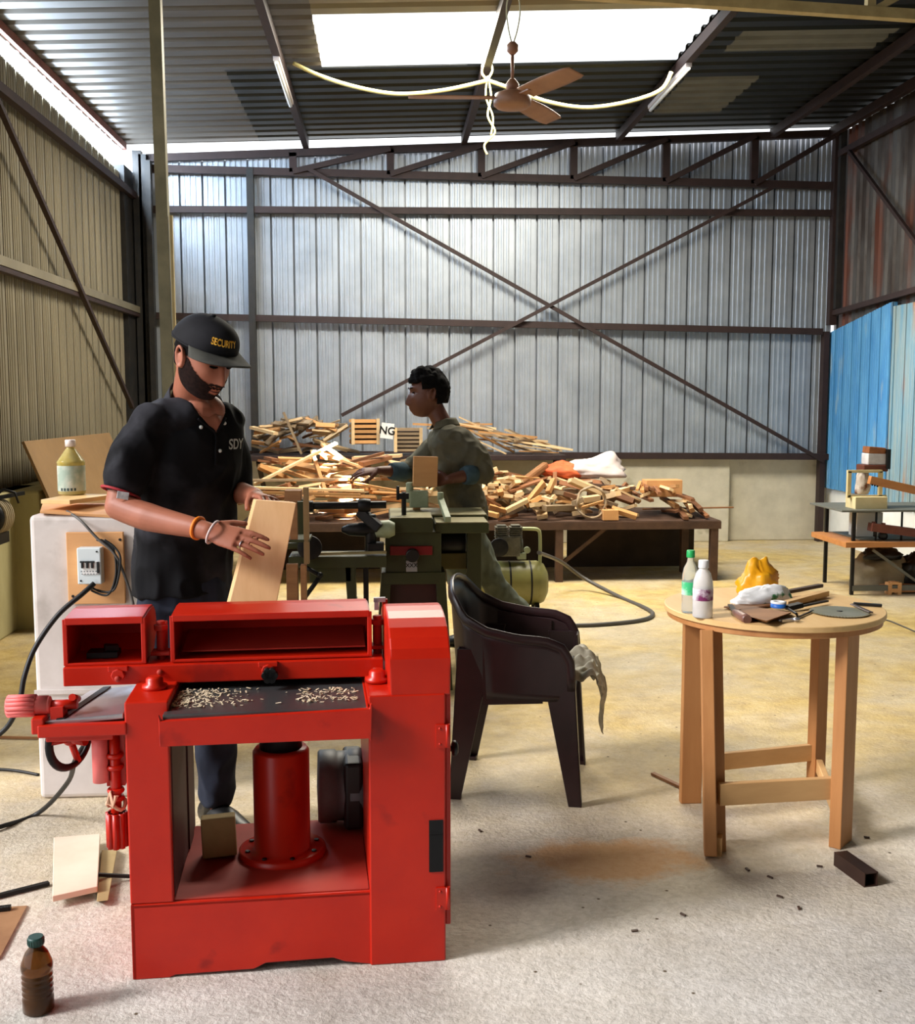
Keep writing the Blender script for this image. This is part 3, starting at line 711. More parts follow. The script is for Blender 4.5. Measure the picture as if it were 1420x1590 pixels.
# steel tube offcut and bits on the floor
M_tubes = mat('dark_brown_steel', (44,26,20), (60,38,30), scale=8, rough=.45, metal=.3)
a, b2 = atz(1304,1332,.022), atz(1352,1366,.022)
s = MB(); d = (b2-a).normalized(); n_ = d.cross(Vector((0,0,1)))
for oz, on_ in ((.02,0),(-.02,0)): s.bar(a+Vector((0,0,oz)), b2+Vector((0,0,oz)), .044, .003)
for sg in (-1,1): s.bar(a+n_*sg*.021, b2+n_*sg*.021, .003, .044)
tag(s.build('square_tube', M_tubes),'short dark brown square steel tube on the floor at the foot of the round table','tube')
s = MB(); s.bar(atz(1013,1201,.006), atz(1057,1222,.006), .018, .010); tag(s.build('wood_lath', M_brownw),'thin reddish lath on the floor left of the round table','lath')
rr = random.Random(5)
CH = [(1160,1350),(1195,1362),(1210,1392),(1272,1345),(1060,1420),(820,1330),(985,1445),(1240,1410),(1345,1300),(745,1290)]
ch0 = None
for i, (x, y) in enumerate(CH):
    p = atz(x, y, .003)
    if ch0 is None: s = MB(); s.bar((-.009,0,0),(.009,0,.001),.007,.004); ch0 = s.build('wood_chip', M_darkw); o = ch0
    else: o = ch0.copy(); COL.objects.link(o)
    o.location = p; o.rotation_euler = (0,0,rr.uniform(0,3)); tag(o,'small dark wood chip lying on the concrete floor','chip','wood chips on the floor')
# ================================================================ LEFT SIDE: PILLAR, SWITCH, BOARDS, CABLES
M_ply = mat('birch_plywood', (196,140,88), (220,166,110), scale=2.5, rough=.6, stretch=(1,1,5), contrast=.6, c3=(150,96,56), s3=4, t3=.7, w3=.08)
M_plyd = mat('brown_hardboard', (120,92,58), (146,114,74), scale=3, rough=.65, contrast=.5)
M_pill = mat('pillar_concrete', (186,176,168), (220,212,206), scale=4, rough=.9, bump=.006, bscale=12, contrast=.5, c3=(140,130,120), s3=3, t3=.62, w3=.14)
s = MB(); s.box((-1.070,4.12,.52),(.40,.34,1.04)); o = s.build('concrete_pillar', M_pill, bevel=.018, seg=3)
tag(o,'rough grey concrete pillar block carrying the switch board, left of the man in the cap','pillar')
s = MB(); s.box((-1.070,3.946,.40),(.405,.006,.016)); s.build('groove', M_pill, o)
Yp = 3.945
a, b2 = at(104,826,Yp), at(196,936,Yp)
s = MB(); s.box(((a.x+b2.x)/2, Yp-.008, (a.z+b2.z)/2), (b2.x-a.x,.016,a.z-b2.z)); bo = s.build('switch_board', M_ply, bevel=.002)
tag(bo,'square orange plywood board fixed to the concrete pillar behind the switch box','board')
for x, y in ((186,838),(113,926)):
    p = at(x,y,Yp-.018); s = MB(); s.cyl(p, p+Vector((0,.004,0)), .005, n=10); s.build('screw', M_dark, bo)
M_mcb = mat('white_enclosure', (206,214,214), rough=.4)
a, b2 = at(119,851,Yp-.06), at(158,907,Yp-.06)
cx_, cz_ = (a.x+b2.x)/2, (a.z+b2.z)/2; w_, h_ = b2.x-a.x, a.z-b2.z
t = thing('breaker_box', 'white breaker enclosure with three black switches on the plywood board', 'switch box', (cx_, Yp-.016, cz_))
s = MB(); s.box((0,-.024,0),(w_,.046,h_)); s.build('enclosure', M_mcb, t, bevel=.004, seg=3)
s = MB(); s.box((0.004,-.0478,-.006),(w_*.66,.003,h_*.36)); s.build('window_plate', M_whitep, t)
for k in range(3):
    s = MB(); s.box((-.022+.017*k,-.052,.004),(.007,.008,.020)); s.box((-.022+.017*k,-.051,.016),(.016,.006,.006)); s.build('switch', M_black, t, bevel=.001)
s = MB(); s.box((.031,-.050,-.004),(.008,.006,.040)); s.build('toggle', M_black, t, bevel=.001)
for x, z in ((w_*.34,h_*.40),(-w_*.36,-h_*.40)):
    s = MB(); s.cyl((x,-.0475,z),(x,-.0485,z),.0035,n=10); s.build('screw', M_black, t)
s = MB()
for k in range(7): s.box((-.026+.010*k,-.0496,-.018),(.005,.0006,.004)); s.box((-.024+.010*k,-.0496,-.027),(.006,.0006,.003))
s.build('printed_rating', mat('grey_print',(120,124,126)), t)
M_cab = mat('black_cable', (20,20,20), rough=.5); M_cabg = mat('grey_cable', (84,80,76), rough=.5)
def smooth_path(P, n=8):
    P = [Vector(p) for p in P]; out = []
    for i in range(len(P)-1):
        p0 = P[max(i-1,0)]; p1 = P[i]; p2 = P[i+1]; p3 = P[min(i+2,len(P)-1)]
        for k in range(n):
            t = k/n; out.append(.5*((2*p1)+(p2-p0)*t+(2*p0-5*p1+4*p2-p3)*t*t+(3*p1-p0-3*p2+p3)*t**3))
    return out+[P[-1]]
def cable(name, label, P, r, m, cat='cable', group=None, parent=None):
    s = MB(); s.tube(smooth_path(P), r, 8); o = s.build(name, m, parent)
    return tag(o, label, cat, group) if parent is None else o
cable('cable','grey cable running over the pillar edge and down past the plywood board',[at(104,798,3.98)+Vector((0,0,.01)),at(125,808,3.915),at(150,835,3.90),at(176,858,3.895),at(190,885,3.90),at(205,930,3.90),at(212,975,3.91)],.005,M_cabg)
for k,(x1,y1,x2,y2) in enumerate(((184,880,150,922),(180,890,144,924),(187,870,158,925))):
    cable('cable_loop','looped black cable hanging over the right edge of the plywood board',[at(150+6*k,838,3.91-.004*k),at(172+3*k,850,3.90),at(x1,y1,3.895-.004*k),at((x1+x2)/2+6,(y1+y2)/2+16,3.895-.004*k),at(x2,y2-6,3.90),at(142,912,3.88)],.004,M_cab,group='cable loops on the plywood board')
cable('power_cable','thick black power cable sagging from the breaker box to the left edge',[at(146,906,3.87),at(128,922,3.84),at(90,955,3.80),at(55,1005,3.76),at(38,1050,3.72),at(30,1090,3.70),at(10,1130,3.70),at(-30,1160,3.7)],.009,M_cab)
cable('floor_cable','black cable looping from the handwheel side down onto the floor at far left',[at(150,1130,3.45),at(118,1178,3.30),atz(105,1215,.2),atz(60,1262,.012),atz(0,1284,.012),atz(-60,1300,.012)],.008,M_cab)
cable('thin_cable','thin dark cable lying on the floor left of the concrete pillar',[atz(-30,1193,.006),atz(20,1196,.006),atz(60,1203,.006)],.006,M_cab)
stick('yellow_rod','thin ochre rod on the floor left of the concrete pillar','rod',atz(-30,1144,.006),atz(60,1146,.006),.010,.010,M_brownw,0)
# planks and bottle on top of the pillar
Z1 = 1.042
def pz(px,py,z): return atz(px,py,z)
t = MB(); t.hexa([at(62,797,3.95),at(200,806,3.95),at(205,785,4.25),at(66,786,4.25),at(62,794,3.95),at(200,801,3.95),at(205,780,4.25),at(66,782,4.25)])
tag(t.build('plank', M_ply, bevel=.001),'wide ply plank lying along the top of the concrete pillar','plank')
t = MB(); t.hexa([Vector((-1.24,4.00,Z1+.035)),Vector((-1.13,3.97,Z1+.035)),Vector((-1.02,4.22,Z1+.035)),Vector((-1.20,4.24,Z1+.035)),Vector((-1.24,4.00,Z1+.05)),Vector((-1.13,3.97,Z1+.05)),Vector((-1.02,4.22,Z1+.05)),Vector((-1.20,4.24,Z1+.05))])
tag(t.build('board_offcut', M_tab, bevel=.001),'pale board offcut on the left of the pillar top','board')
t = MB(); t.bar(Vector((-1.00,4.10,Z1+.05)),Vector((-.86,4.05,Z1+.055)),.10,.03)
tag(t.build('wood_block', M_wood, bevel=.002),'pale wood block on the pillar top beside the arm of the man in the cap','wood block')
M_oil = mat('yellowish_plastic_bottle', (206,184,84), (226,214,160), scale=6, rough=.15, trans=.5, ior=1.2)
p = Vector((at(112,770,4.2).x, 4.2, Z1+.051)); 
t = thing('oil_bottle', 'large clear bottle with yellow oil and white cap on the concrete pillar', 'bottle', p)
s = MB(); s.lathe([(.044,0),(.050,.006),(.050,.052),(.047,.056),(.050,.060),(.050,.118),(.052,.122),(.048,.128),(.020,.168),(.0145,.175),(.0145,.182)],n=32); s.build('body', M_oil, t)
s = MB(); s.lathe([(.019,.180),(.019,.204),(.017,.206)],n=20); s.build('cap', mat('pale_pink_cap',(230,214,204),rough=.4), t)
s = MB(); s.lathe([(.0505,.015),(.0505,.110)],n=32,cap=False); s.build('wrapper', mat('faded_label',(150,166,150),(196,196,180),scale=16,rough=.5,contrast=.2), t)
s = MB()
for k in range(5): a = -PI/2-.5+.25*k; s.box((.0512*math.cos(a),.0512*math.sin(a),.022),(.007,.001,.010),rot=(0,0,a+PI/2))
s.build('label_print', mat('dark_print',(40,60,60)), t)
# leaning hardboard on the left wall
a = at(40,682,7.9); b_ = at(176,672,9.0)
ly = MB(); base = [Vector((XL+.55,7.75,.02)),Vector((XL+.42,9.6,.02))]
c1 = atx(40,684,XL+.16); c2 = Vector((XL+.14, c1.y+1.45, c1.z+.10))
b1 = Vector((XL+.62, c1.y+.40, .02)); b2v = Vector((XL+.62, c2.y+.3, .02))
b1, b2v, c2, c1 = Vector((-1.79,6.95,.01)), Vector((-1.79,9.05,.01)), Vector((-2.26,9.05,1.175)), Vector((-2.26,6.95,1.185))
n_ = Vector((.018,0,.007)); ly.hexa([b1,b2v,c2,c1,b1+n_,b2v+n_,c2+n_,c1+n_])
tag(ly.build('leaning_board', M_plyd, bevel=.003),'large brown hardboard sheet leaning against the left wall behind the oil bottle','board')
# small ribbed motor on the far left
p = atx(-6,802,XL+.26); t = thing('fan_motor','beige ribbed electric motor by the left wall at the photo edge','motor',(p.x,p.y,p.z-.12)); t.scale = (.8,.8,1)
s = MB(); s.lathe([(.05,-.12),(.085,-.10),(.085,.10),(.05,.12)],(0,0,.12),'y',n=20); mm_ = s.build('housing', M_dark, t)
for k in range(5): s = MB(); s.lathe([(.086,-.08+.035*k),(.10,-.078+.035*k),(.10,-.062+.035*k),(.086,-.06+.035*k)],(0,0,.12),'y',n=20,cap=False); s.build('rib', mat('beige_paint',(150,134,104),rough=.6) if k==0 else bpy.data.materials['beige_paint'], mm_)
s = MB(); s.box((0,0,.0),(.10,.2,.06)); s.build('foot', M_dark, t)
s = MB(); s.bar((-.02,-.1,.22),(.14,.16,.24),.03,.02); s.tube([(-.02,.0,.22),(.05,.02,.27),(.12,.04,.25),(.14,.05,.19)],.008,8); s.build('lever', M_dark, t)

# floor at lower left
a = [atz(82,1412,.0),atz(152,1396,.0),atz(156,1312,.0),atz(84,1318,.0)]
s = MB(); hh = [.0,.0,.0,.0]
c = (a[0]+a[1]+a[2]+a[3])/4
lo = [Vector((v.x,v.y,.003+.018)) for v in a]; s.hexa(lo + [v+Vector((0,0,.018)) for v in lo])
tag(s.build('square_board', mat('pale_square_board',(214,190,166),(230,210,190),scale=6,rough=.6,contrast=.6), bevel=.002),'pale pinkish square board lying on the floor left of the red planer','board')
s = MB(); s.hexa([atz(150,1400,.003),atz(168,1398,.003),atz(182,1320,.003),atz(158,1320,.003),atz(150,1400,.02),atz(168,1398,.02),atz(182,1320,.02),atz(158,1320,.02)])  # low brown slab beside the board
tag(s.build('brown_slab', M_woody, bevel=.002),'low brown slab along the right edge of the square board','batten')
stick('flat_iron','black flat iron bar on the floor left of the square board','iron bar',atz(-30,1398,.008),atz(76,1371,.008),.018,.010,M_dark,.001)
stick('round_rod','thin dark rod on the floor between square board and red planer','rod',atz(152,1358,.034),atz(206,1361,.010),.010,.010,M_dark,.001)
stick('short_bar','short dark bar end at the left photo edge above the brown mat','iron bar',atz(-20,1413,.014),atz(17,1409,.014),.018,.012,M_dark,.001)
s = MB(); s.hexa([atz(-60,1520,.001),atz(0,1486,.001),atz(42,1406,.001),atz(-20,1410,.001),atz(-60,1520,.007),atz(0,1486,.007),atz(42,1406,.007),atz(-20,1410,.007)])
tag(s.build('brown_mat', mat('brown_mat',(128,92,60),(150,112,76),scale=8,rough=.9)),'brown board corner lying on the floor at the left photo edge','board')
M_amb = mat('amber_bottle', (96,60,26), (130,84,40), scale=5, rough=.08, trans=.75, ior=1.35)
p = atz(60,1568); t = thing('amber_bottle','amber brown plastic bottle with dark green cap standing at the lower left','bottle',p)
prof = [(.030,0),(.036,.004),(.036,.03)]
for k in range(5): prof += [(.036,.034+.014*k),(.0335,.039+.014*k),(.0335,.042+.014*k),(.036,.046+.014*k)]
prof += [(.037,.112),(.035,.122),(.026,.145),(.016,.158),(.0145,.162),(.0145,.172)]
s = MB(); s.lathe(prof,n=36); s.build('body', M_amb, t)
s = MB(); s.lathe([(.030,.004),(.0325,.008),(.0325,.075)],n=30); s.build('liquid', mat('dark_brown_liquid',(70,42,16),rough=.2,trans=.5), t)
s = MB(); s.lathe([(.0185,.164),(.0185,.180),(.017,.184)],n=24)
for k in range(20): a=2*PI*k/20; s.box((.0187*math.cos(a),.0187*math.sin(a),.173),(.002,.002,.012),rot=(0,0,a))
s.build('cap', mat('dark_green_cap',(34,66,60),rough=.4), t)

# ================================================================ POLE
M_pole = mat('galvanised_pole', (110,104,78), (134,126,96), scale=6, rough=.5, metal=.2)
q = at(262,600,6.0); qt = at(241,0,6.0); ztop = roofz(q.x)
dx = (qt.x-q.x)/(qt.z-q.z)
s = MB(); s.bar((q.x-dx*q.z,6.0,0),(q.x+dx*(ztop-q.z),6.0,ztop),.06,.06,(0,1,0)); pole = s.build('support_pole', M_pole)
tag(pole,'tall slender tan steel pole running from floor to roof behind the man in the cap','pole')
s = MB(); z0=at(258,335,6.0).z; s.bar((q.x+.045-dx*q.z+dx*z0,5.99,z0),(q.x+.047,5.99,.3),.014,.02,(0,1,0)); s.build('conduit', M_steelw, pole)

# ================================================================ STEEL BENCH AND LEDGE
BZ = .485
M_rust = mat('rusty_bench_steel', (62,44,34), (92,66,50), scale=8, rough=.7, contrast=.5)
bx0, bx1 = -1.15, 2.66
bn = thing('long_bench','long low rusty steel bench loaded with wood scraps along the back wall','bench',((bx0+bx1)/2,9.1,0))
s = MB(); s.box((0,0,BZ-.01),(bx1-bx0,1.1,.02)); s.build('bench_top', M_rust, bn)
s = MB(); s.box((0,-.55,BZ-.035),(bx1-bx0,.03,.06)); s.box((0,.55,BZ-.035),(bx1-bx0,.03,.06)); 
s.build('edge_frame', M_rust, bn)
for x in (2.61, 2.49, 1.36, -1.05):
    for y in ((8.57, 9.6) if x != 2.49 else (9.0,)):
        s = MB(); s.box((x-bn.location.x, y-9.1, (BZ-.02)/2), (.06,.06,BZ-.02)); s.build('leg', M_rust, bn)
s = MB(); s.bar((1.36-bn.location.x,-.5,.12),(1.75-bn.location.x,-.5,BZ-.05),.03,.03); s.build('brace', M_rust, bn)
stick('long_lath','long pale lath sticking out past the right end of the steel bench','lath',Vector((2.2,9.3,BZ+.02)),Vector((3.0,9.3,BZ+.03)),.03,.012,M_brownw)
LZ = .93
s = MB(); s.box((.19,10.58,LZ-.03),(3.0,.60,.05)); lg = s.build('wall_shelf', M_steel, bevel=.004)
tag(lg,'dark shelf along the back wall above the bench, stacked with thin timber','shelf')
for x in (-1.2,-.2,.8,1.6):
    s = MB(); s.bar((x,10.32,LZ-.06),(x,10.84,LZ-.4),.04,.04); s.build('bracket', M_steel, lg)

WOODS = [mat('scrap_wood_%s' % n_, a_, b__, scale=3, rough=.7, stretch=(1,5,5), contrast=.5, rnd=.35) for n_, a_, b__ in
         (('honey',(176,124,72),(206,156,100)),('pale',(206,172,124),(228,198,154)),('brown',(112,70,42),(150,100,64)),('grey',(120,100,78),(160,138,108)))]
PROTO = {}
def proto(kind, L_, W_, H__, mi):
    k = (kind, mi)
    if k not in PROTO:
        s = MB()
        if kind == 'stick': s.box((0,0,0),(1,1,1))
        elif kind == 'wedge': s.hexa([(-.5,-.5,-.5),(.5,-.3,-.5),(.5,.3,-.5),(-.5,.5,-.5),(-.5,-.5,.5),(.5,-.3,.5),(.5,.3,.5),(-.5,.5,.5)])
        elif kind == 'cut': s.hexa([(-.5,-.5,-.5),(.42,-.5,-.5),(.5,.5,-.5),(-.42,.5,-.5),(-.5,-.5,.5),(.42,-.5,.5),(.5,.5,.5),(-.42,.5,.5)])
        o = s.build('wood_offcut', WOODS[mi]); PROTO[k] = o; return o
    c = PROTO[k].copy(); COL.objects.link(c); return c
def offcut(loc, dims, rot, mi, kind, label, cat, group):
    o = proto(kind, 1,1,1, mi); o.location = loc; o.scale = dims; o.rotation_euler = rot
    return tag(o, label, cat, group)
rr = random.Random(11)
def lerp_tab(T, x):
    for (a, b), (c, d) in zip(T, T[1:]):
        if x <= c: return b+(d-b)*max(0,(x-a)/(c-a))
    return T[-1][1]
CW = ('honey-coloured','pale','dark brown','greyish')
class Heap:
    """drops boxes one by one so that they come to rest on each other"""
    def __init__(s, base): s.base = base; s.C = np.zeros((0,3)); s.A = np.zeros((0,3,3)); s.H = np.zeros((0,3))
    def hit(s, c, A, h):
        if not len(s.C): return False
        d = s.C - c; near = np.linalg.norm(d, axis=1) < np.linalg.norm(s.H, axis=1) + np.linalg.norm(h)
        if not near.any(): return False
        d = d[near]; B_ = s.A[near]; H = s.H[near]; sep = np.zeros(len(d), bool)
        ax = [np.broadcast_to(A[i], d.shape) for i in range(3)] + [B_[:,i] for i in range(3)]
        ax += [np.cross(A[i][None], B_[:,j]) for i in range(3) for j in range(3)]
        for a in ax:
            n = np.linalg.norm(a, axis=1); ok = n > 1e-4
            ra = np.abs(a @ A.T) @ h; rb = (np.abs(np.einsum('nk,njk->nj', a, B_))*H).sum(1)
            sep |= ok & (np.abs((d*a).sum(1)) > ra+rb)
        return bool((~sep).any())
    def drop(s, x, y, dims, rot, ztop):
        A = np.array(Euler(rot).to_matrix()).T; h = np.array(dims)/2*.97
        low = float(np.abs(A[:,2]) @ h); z = ztop + .12; last = None
        while z - low >= s.base:
            c = np.array((x,y,z))
            if s.hit(c, A, h): break
            last = c; z -= .012
        if last is None or last[2] > ztop: return None
        s.C = np.vstack([s.C, last]); s.A = np.concatenate([s.A, A[None]]); s.H = np.vstack([s.H, h]); return Vector(last)
def fill(heap, n, gen, tries=9):
    k = t = 0
    while k < n and t < n*tries:
        t += 1; x, y, dims, rot, zt, mi, kind, lab, cat, grp = gen(); p = heap.drop(x, y, dims, rot, zt)
        if p is None: continue
        offcut(p, dims, rot, mi, kind, CW[mi]+' '+lab, cat, grp); k += 1
bench_heap, shelf_heap = Heap(BZ+.002), Heap(LZ-.003)
TOP = [(.62,.84),(.8,.86),(1.1,.80),(1.5,.78),(1.9,.74),(2.05,.68)]
def g1():
    x = rr.uniform(.66, 1.98); y = rr.uniform(8.62, 9.5); f = min(1, (y-8.45)/.5)
    return (x, y, (rr.uniform(.10,.32), rr.uniform(.03,.09), rr.uniform(.014,.045)), (rr.gauss(0,.25),rr.gauss(-.05,.28),rr.uniform(0,PI)), BZ+.03+(lerp_tab(TOP,x)-BZ-.05)*f,
            rr.choice((0,0,1,1,1,2,2,3)), rr.choice(('stick','stick','cut','wedge')), 'short offcut in the heap on the middle of the steel bench', 'offcut', 'offcuts heaped on the middle of the bench')
def g2():
    x = rr.uniform(2.04, 2.60); y = 8.98+rr.uniform(-.08,.1)
    return (x, y, (rr.uniform(.5,.75), rr.uniform(.022,.042), rr.uniform(.018,.036)), (rr.uniform(-.5,.5),rr.gauss(.0,.05),PI/2+rr.gauss(-.08,.12)), lerp_tab([(1.9,.74),(2.35,.72),(2.6,.58)],x),
            rr.choice((0,1,1,2,0)), 'stick', 'stick in the bundle at the right end of the steel bench', 'stick', 'sticks bundled on the right of the bench')
def g3():
    x = rr.uniform(-1.0, .58); y = rr.uniform(8.72, 9.5); f = min(1, (y-8.45)/.7)
    return (x, y, (rr.uniform(.16,.50), rr.uniform(.03,.10), rr.uniform(.014,.04)), (rr.gauss(0,.2),rr.gauss(0,.16),rr.gauss(0,.6)), BZ+.05+.42*f,
            rr.choice((0,1,1,2,0)), rr.choice(('stick','stick','wedge','cut')), 'offcut in the heap on the left part of the steel bench', 'offcut', 'offcuts heaped on the left of the bench')
def g4():
    x = rr.uniform(-1.18, -.44); y = rr.uniform(10.36, 10.74)
    return (x, y, (rr.uniform(.18,.42), rr.uniform(.03,.08), rr.uniform(.012,.03)), (rr.gauss(.3,.4),rr.gauss(-.1,.3),rr.gauss(0,.5)), LZ+lerp_tab([(-1.2,.24),(-.9,.32),(-.6,.28),(-.2,.22)],x),
            rr.choice((0,1,2,3,3)), 'stick', 'slat in the pile on the left of the wall shelf', 'slat', 'slats piled on the left of the wall shelf')
def g5():
    x = rr.uniform(.55, 1.5); y = rr.uniform(10.36, 10.72)
    return (x, y, (rr.uniform(.35,.7), rr.uniform(.015,.035), rr.uniform(.012,.022)), (0,rr.gauss(.22,.12),rr.gauss(0,.22)), LZ+.03+lerp_tab([(.3,.28),(.8,.24),(1.3,.12),(1.6,.05)],x),
            rr.choice((1,1,0,3)), 'stick', 'thin stick in the loose pile on the right of the wall shelf', 'stick', 'thin sticks on the right of the wall shelf')
fill(bench_heap, 150, g1); fill(bench_heap, 85, g2); fill(bench_heap, 100, g3)
fill(shelf_heap, 80, g4, 16); fill(shelf_heap, 62, g5, 14)
for a, b_, lb in (((880,838),(1075,898),'dark board standing in for the shade under the right half of the steel bench'),((600,840),(862,898),'dark board standing in for the shade under the middle of the steel bench'),((395,845),(590,898),'dark brown board, also standing in for the shade under the left end of the steel bench')):  # dark boards added to give the shade beneath the bench
    p, q = at(*a, 9.35), at(*b_, 9.35); s = MB(); s.box(((p.x+q.x)/2,9.35,.20),(q.x-p.x,.03,.40)); tag(s.build('shade_board', mat('bench_shade_'+str(a[0]),(44,32,22),(62,46,32),scale=4,rough=.8)), lb, 'board')
# long pale planks in front of the left heap
LP = [((395,752,8.75),(522,688,9.1),.05,1,'long pale plank rising to the right over the left heap'),
      ((388,746,8.7),(590,744,9.0),.05,3,'long grey-yellow plank lying flat behind the left heap front'),
      ((384,757,8.6),(565,762,8.62),.06,1,'long level plank, topmost of the front stack'),
      ((390,764,8.58),(560,768,8.6),.06,0,'long level plank, second in the front stack'),
      ((500,690,9.3),(580,745,9.0),.05,1,'bright plank slanting down to the right by the left heap'),
      ((484,700,9.2),(508,772,8.7),.03,0,'thin lath standing steeply in the left heap'),
      ((440,640,10.3),(468,705,10.3),.06,3,'grey slat leaning upright in the wall shelf pile'),
      ((486,700,9.2),(570,728,9.0),.03,1,'thin curved lath under the long rising plank'),
      ((475,790,8.72),(570,776,8.72),.04,2,'reddish batten lying behind the lathe rod'),
      ]
for a_, b__, w, mi, lb in LP:
    s = MB(); s.bar(at(*a_), at(*b__), w, .02); tag(s.build('plank', WOODS[mi], bevel=.002), lb, 'plank')
# crates on the wall shelf
def crate(px0, py0, px1, py1, Y, label, rz=0, n=5):
    a, b = at(px0,py0,Y), at(px1,py1,Y); w, h, d = b.x-a.x, a.z-b.z, .22
    t = thing('slatted_crate', label, 'crate', ((a.x+b.x)/2, Y+d/2, b.z), rz)
    for k in range(n):
        
        for sy in (-1, 1): s = MB(); s.box((0,sy*d/2,h*(k+.5)/n),(w,.012,h/n*.62)); s.build('slat', WOODS[3 if n == 6 else 0], t)
    for sx in (-1,1):
        s = MB(); s.box((sx*w*.46,-d/2-.012,h/2),(.03,.014,h)); s.build('post', WOODS[1], t)
    s = MB(); s.box((0,0,.008),(w,d,.012)); s.build('bottom', WOODS[2], t)
    s = MB(); s.box((0,0,h*.45),(w*.9,d*.8,h*.8)); s.build('dark_filler', M_darkw, t)  # dark box added so the gaps between the slats look shaded
crate(543,650,586,690,10.3,'small slatted wooden crate on the wall shelf left of the lettered plate', R(8))
crate(612,664,655,702,10.3,'long slatted crate on the wall shelf behind the working man', n=6)
a, b = at(591,657,10.26), at(611,681,10.26)
t = thing('lettered_plate','small white plate with black letters NG standing on the wall shelf','plate',((a.x+b.x)/2,10.26,b.z))
s = MB(); s.box((0,0,(a.z-b.z)/2),(b.x-a.x,.012,a.z-b.z),rot=(0,.12,0)); s.build('panel', M_whitep, t)
def text(body, size, m, loc, rot, parent=None, ext=.001, name='lettering'):
    cu = bpy.data.curves.new(name,'FONT'); cu.body = body; cu.size = size; cu.extrude = ext; cu.align_x='CENTER'; cu.align_y='CENTER'
    cu.offset = size*.02
    tmp = bpy.data.objects.new(name+'_tmp', cu); COL.objects.link(tmp)
    bpy.context.view_layer.update()
    me = bpy.data.meshes.new_from_object(tmp.evaluated_get(bpy.context.evaluated_depsgraph_get()))
    COL.objects.unlink(tmp); bpy.data.objects.remove(tmp)
    me.materials.clear(); me.materials.append(m)
    o = bpy.data.objects.new(name, me); COL.objects.link(o); o.location = loc; o.rotation_euler = rot
    if parent: o.parent = parent
    return o
text('NG', .10, M_black, (0,-.009,(a.z-b.z)/2), (PI/2,.12,0), t)
# items on the bench
M_sackw = mat('white_sack', (196,180,176), (222,210,206), scale=6, rough=.7, bump=.01, bscale=9, contrast=.5)
M_sacko = mat('orange_sack', (206,80,40), (224,112,66), scale=6, rough=.7, bump=.01, bscale=9)
bag('white_sack','bulky white sack lying at the back of the bench above the scrap heap','sack',at(912,742,9.5),(.30,.14,.10),M_sackw,21,peak=[(.7,0,.12,.2)])
bag('orange_sack','orange-red crumpled sack beside the white sack at the back of the bench','sack',at(872,742,9.45),(.18,.12,.09),M_sacko,31)
stick('dark_pipe','long dark pipe slanting across the scrap heap below the sacks','pipe',at(790,742,9.3),at(1005,760,9.0),.025,.025,M_rust)
stick('grey_roll','brown rolled mat end leaning at the left of the sacks','roll',at(808,752,9.2),at(848,722,9.4),.07,.07,M_brownw,.02)
s = MB(); a, b = at(1004,746,9.0), at(1060,772,9.0); s.box(((a.x+b.x)/2,9.1,(a.z+b.z)/2),(b.x-a.x,.16,a.z-b.z)); tag(s.build('plywood_box', M_ply, bevel=.004),'upright orange plywood box on the right of the scrap heap','box')
s = MB(); a, b = at(936,792,8.56), at(960,808,8.56); s.box(((a.x+b.x)/2,8.6,(a.z+b.z)/2),(b.x-a.x,.09,a.z-b.z)); tag(s.build('wood_cube', M_ply, bevel=.003),'small orange wood block at the front edge of the bench','wood block')
c = at(918,780,8.62); s = MB(); s.tube([(c.x+.115*math.cos(2*PI*k/36),8.62+.02*math.sin(k),c.z+.125*math.sin(2*PI*k/36)) for k in range(36)],[(.02,.010)]*36,8,closed=True,flat=(0,1,0)); tag(s.build('wooden_hoop', WOODS[3]),'grey wooden hoop standing upright in the scrap heap','hoop')
s = MB(); c2 = at(765,762,8.8)
for dx_, dz_, w, h in ((0,.05,.12,.02),(0,-.05,.12,.02),(-.055,0,.02,.12),(.055,0,.02,.12),(0,0,.12,.014)): s.box((c2.x+dx_,8.8,c2.z+dz_),(w,.04,h))
tag(s.build('nailed_square', WOODS[1]),'small pale wooden frame at the left of the scrap heap beside the working man','frame')
# ================================================================ GREEN PLANER-SAW, LATHE, COMPRESSOR
M_gr = mat('olive_green_enamel', (42,45,18), (60,62,30), scale=6, rough=.45, spec=.5, contrast=.5)
M_grt = mat('worn_table_green', (128,120,84), (160,150,112), scale=6, rough=.4, metal=.2, contrast=.5)
M_grl = mat('pale_green_casting', (132,142,110), (160,168,140), scale=8, rough=.5)
M_mar = mat('maroon_panel', (46,10,12), (64,16,16), scale=6, rough=.5)
M_redl = mat('red_strip', (120,12,16), rough=.4)
YG = 5.35
gx0, gx1 = at(604,806,YG).x, at(672,806,YG).x; gz = .868
g = thing('surface_planer', 'olive green table machine with maroon panel in front of the working man', 'planer', ((gx0+gx1)/2, YG+.3, 0))
gc = g.location.x
def gm(name, m, fn, bev=.003, par=None):
    s = MB(); fn(s); return s.build(name, m, par or g, world=True, bevel=bev)
bx_l, bx_r = at(598,870,YG+.03).x, at(685,870,YG+.03).x
zb = at(640,890,YG+.03).z
gm('cabinet', M_gr, lambda s: s.box(((bx_l+bx_r)/2, YG+.28, (zb+gz-.07)/2), (bx_r-bx_l, .50, gz-.07-zb)))
gm('red_band', M_redl, lambda s: s.box((gc, YG+.022, at(640,855,YG+.02).z), (.21,.012,.045)))
kn = at(640,862,YG)
gm('knob', M_black, lambda s: s.cyl((kn.x,YG-.03,kn.z),(kn.x,YG+.03,kn.z),.033), .004)
lb = at(639,880,YG)
pnl = gm('badge', mat('grey_badge',(150,146,150),rough=.5), lambda s: s.box((lb.x,YG+.022,lb.z),(.055,.012,.055)), .001)
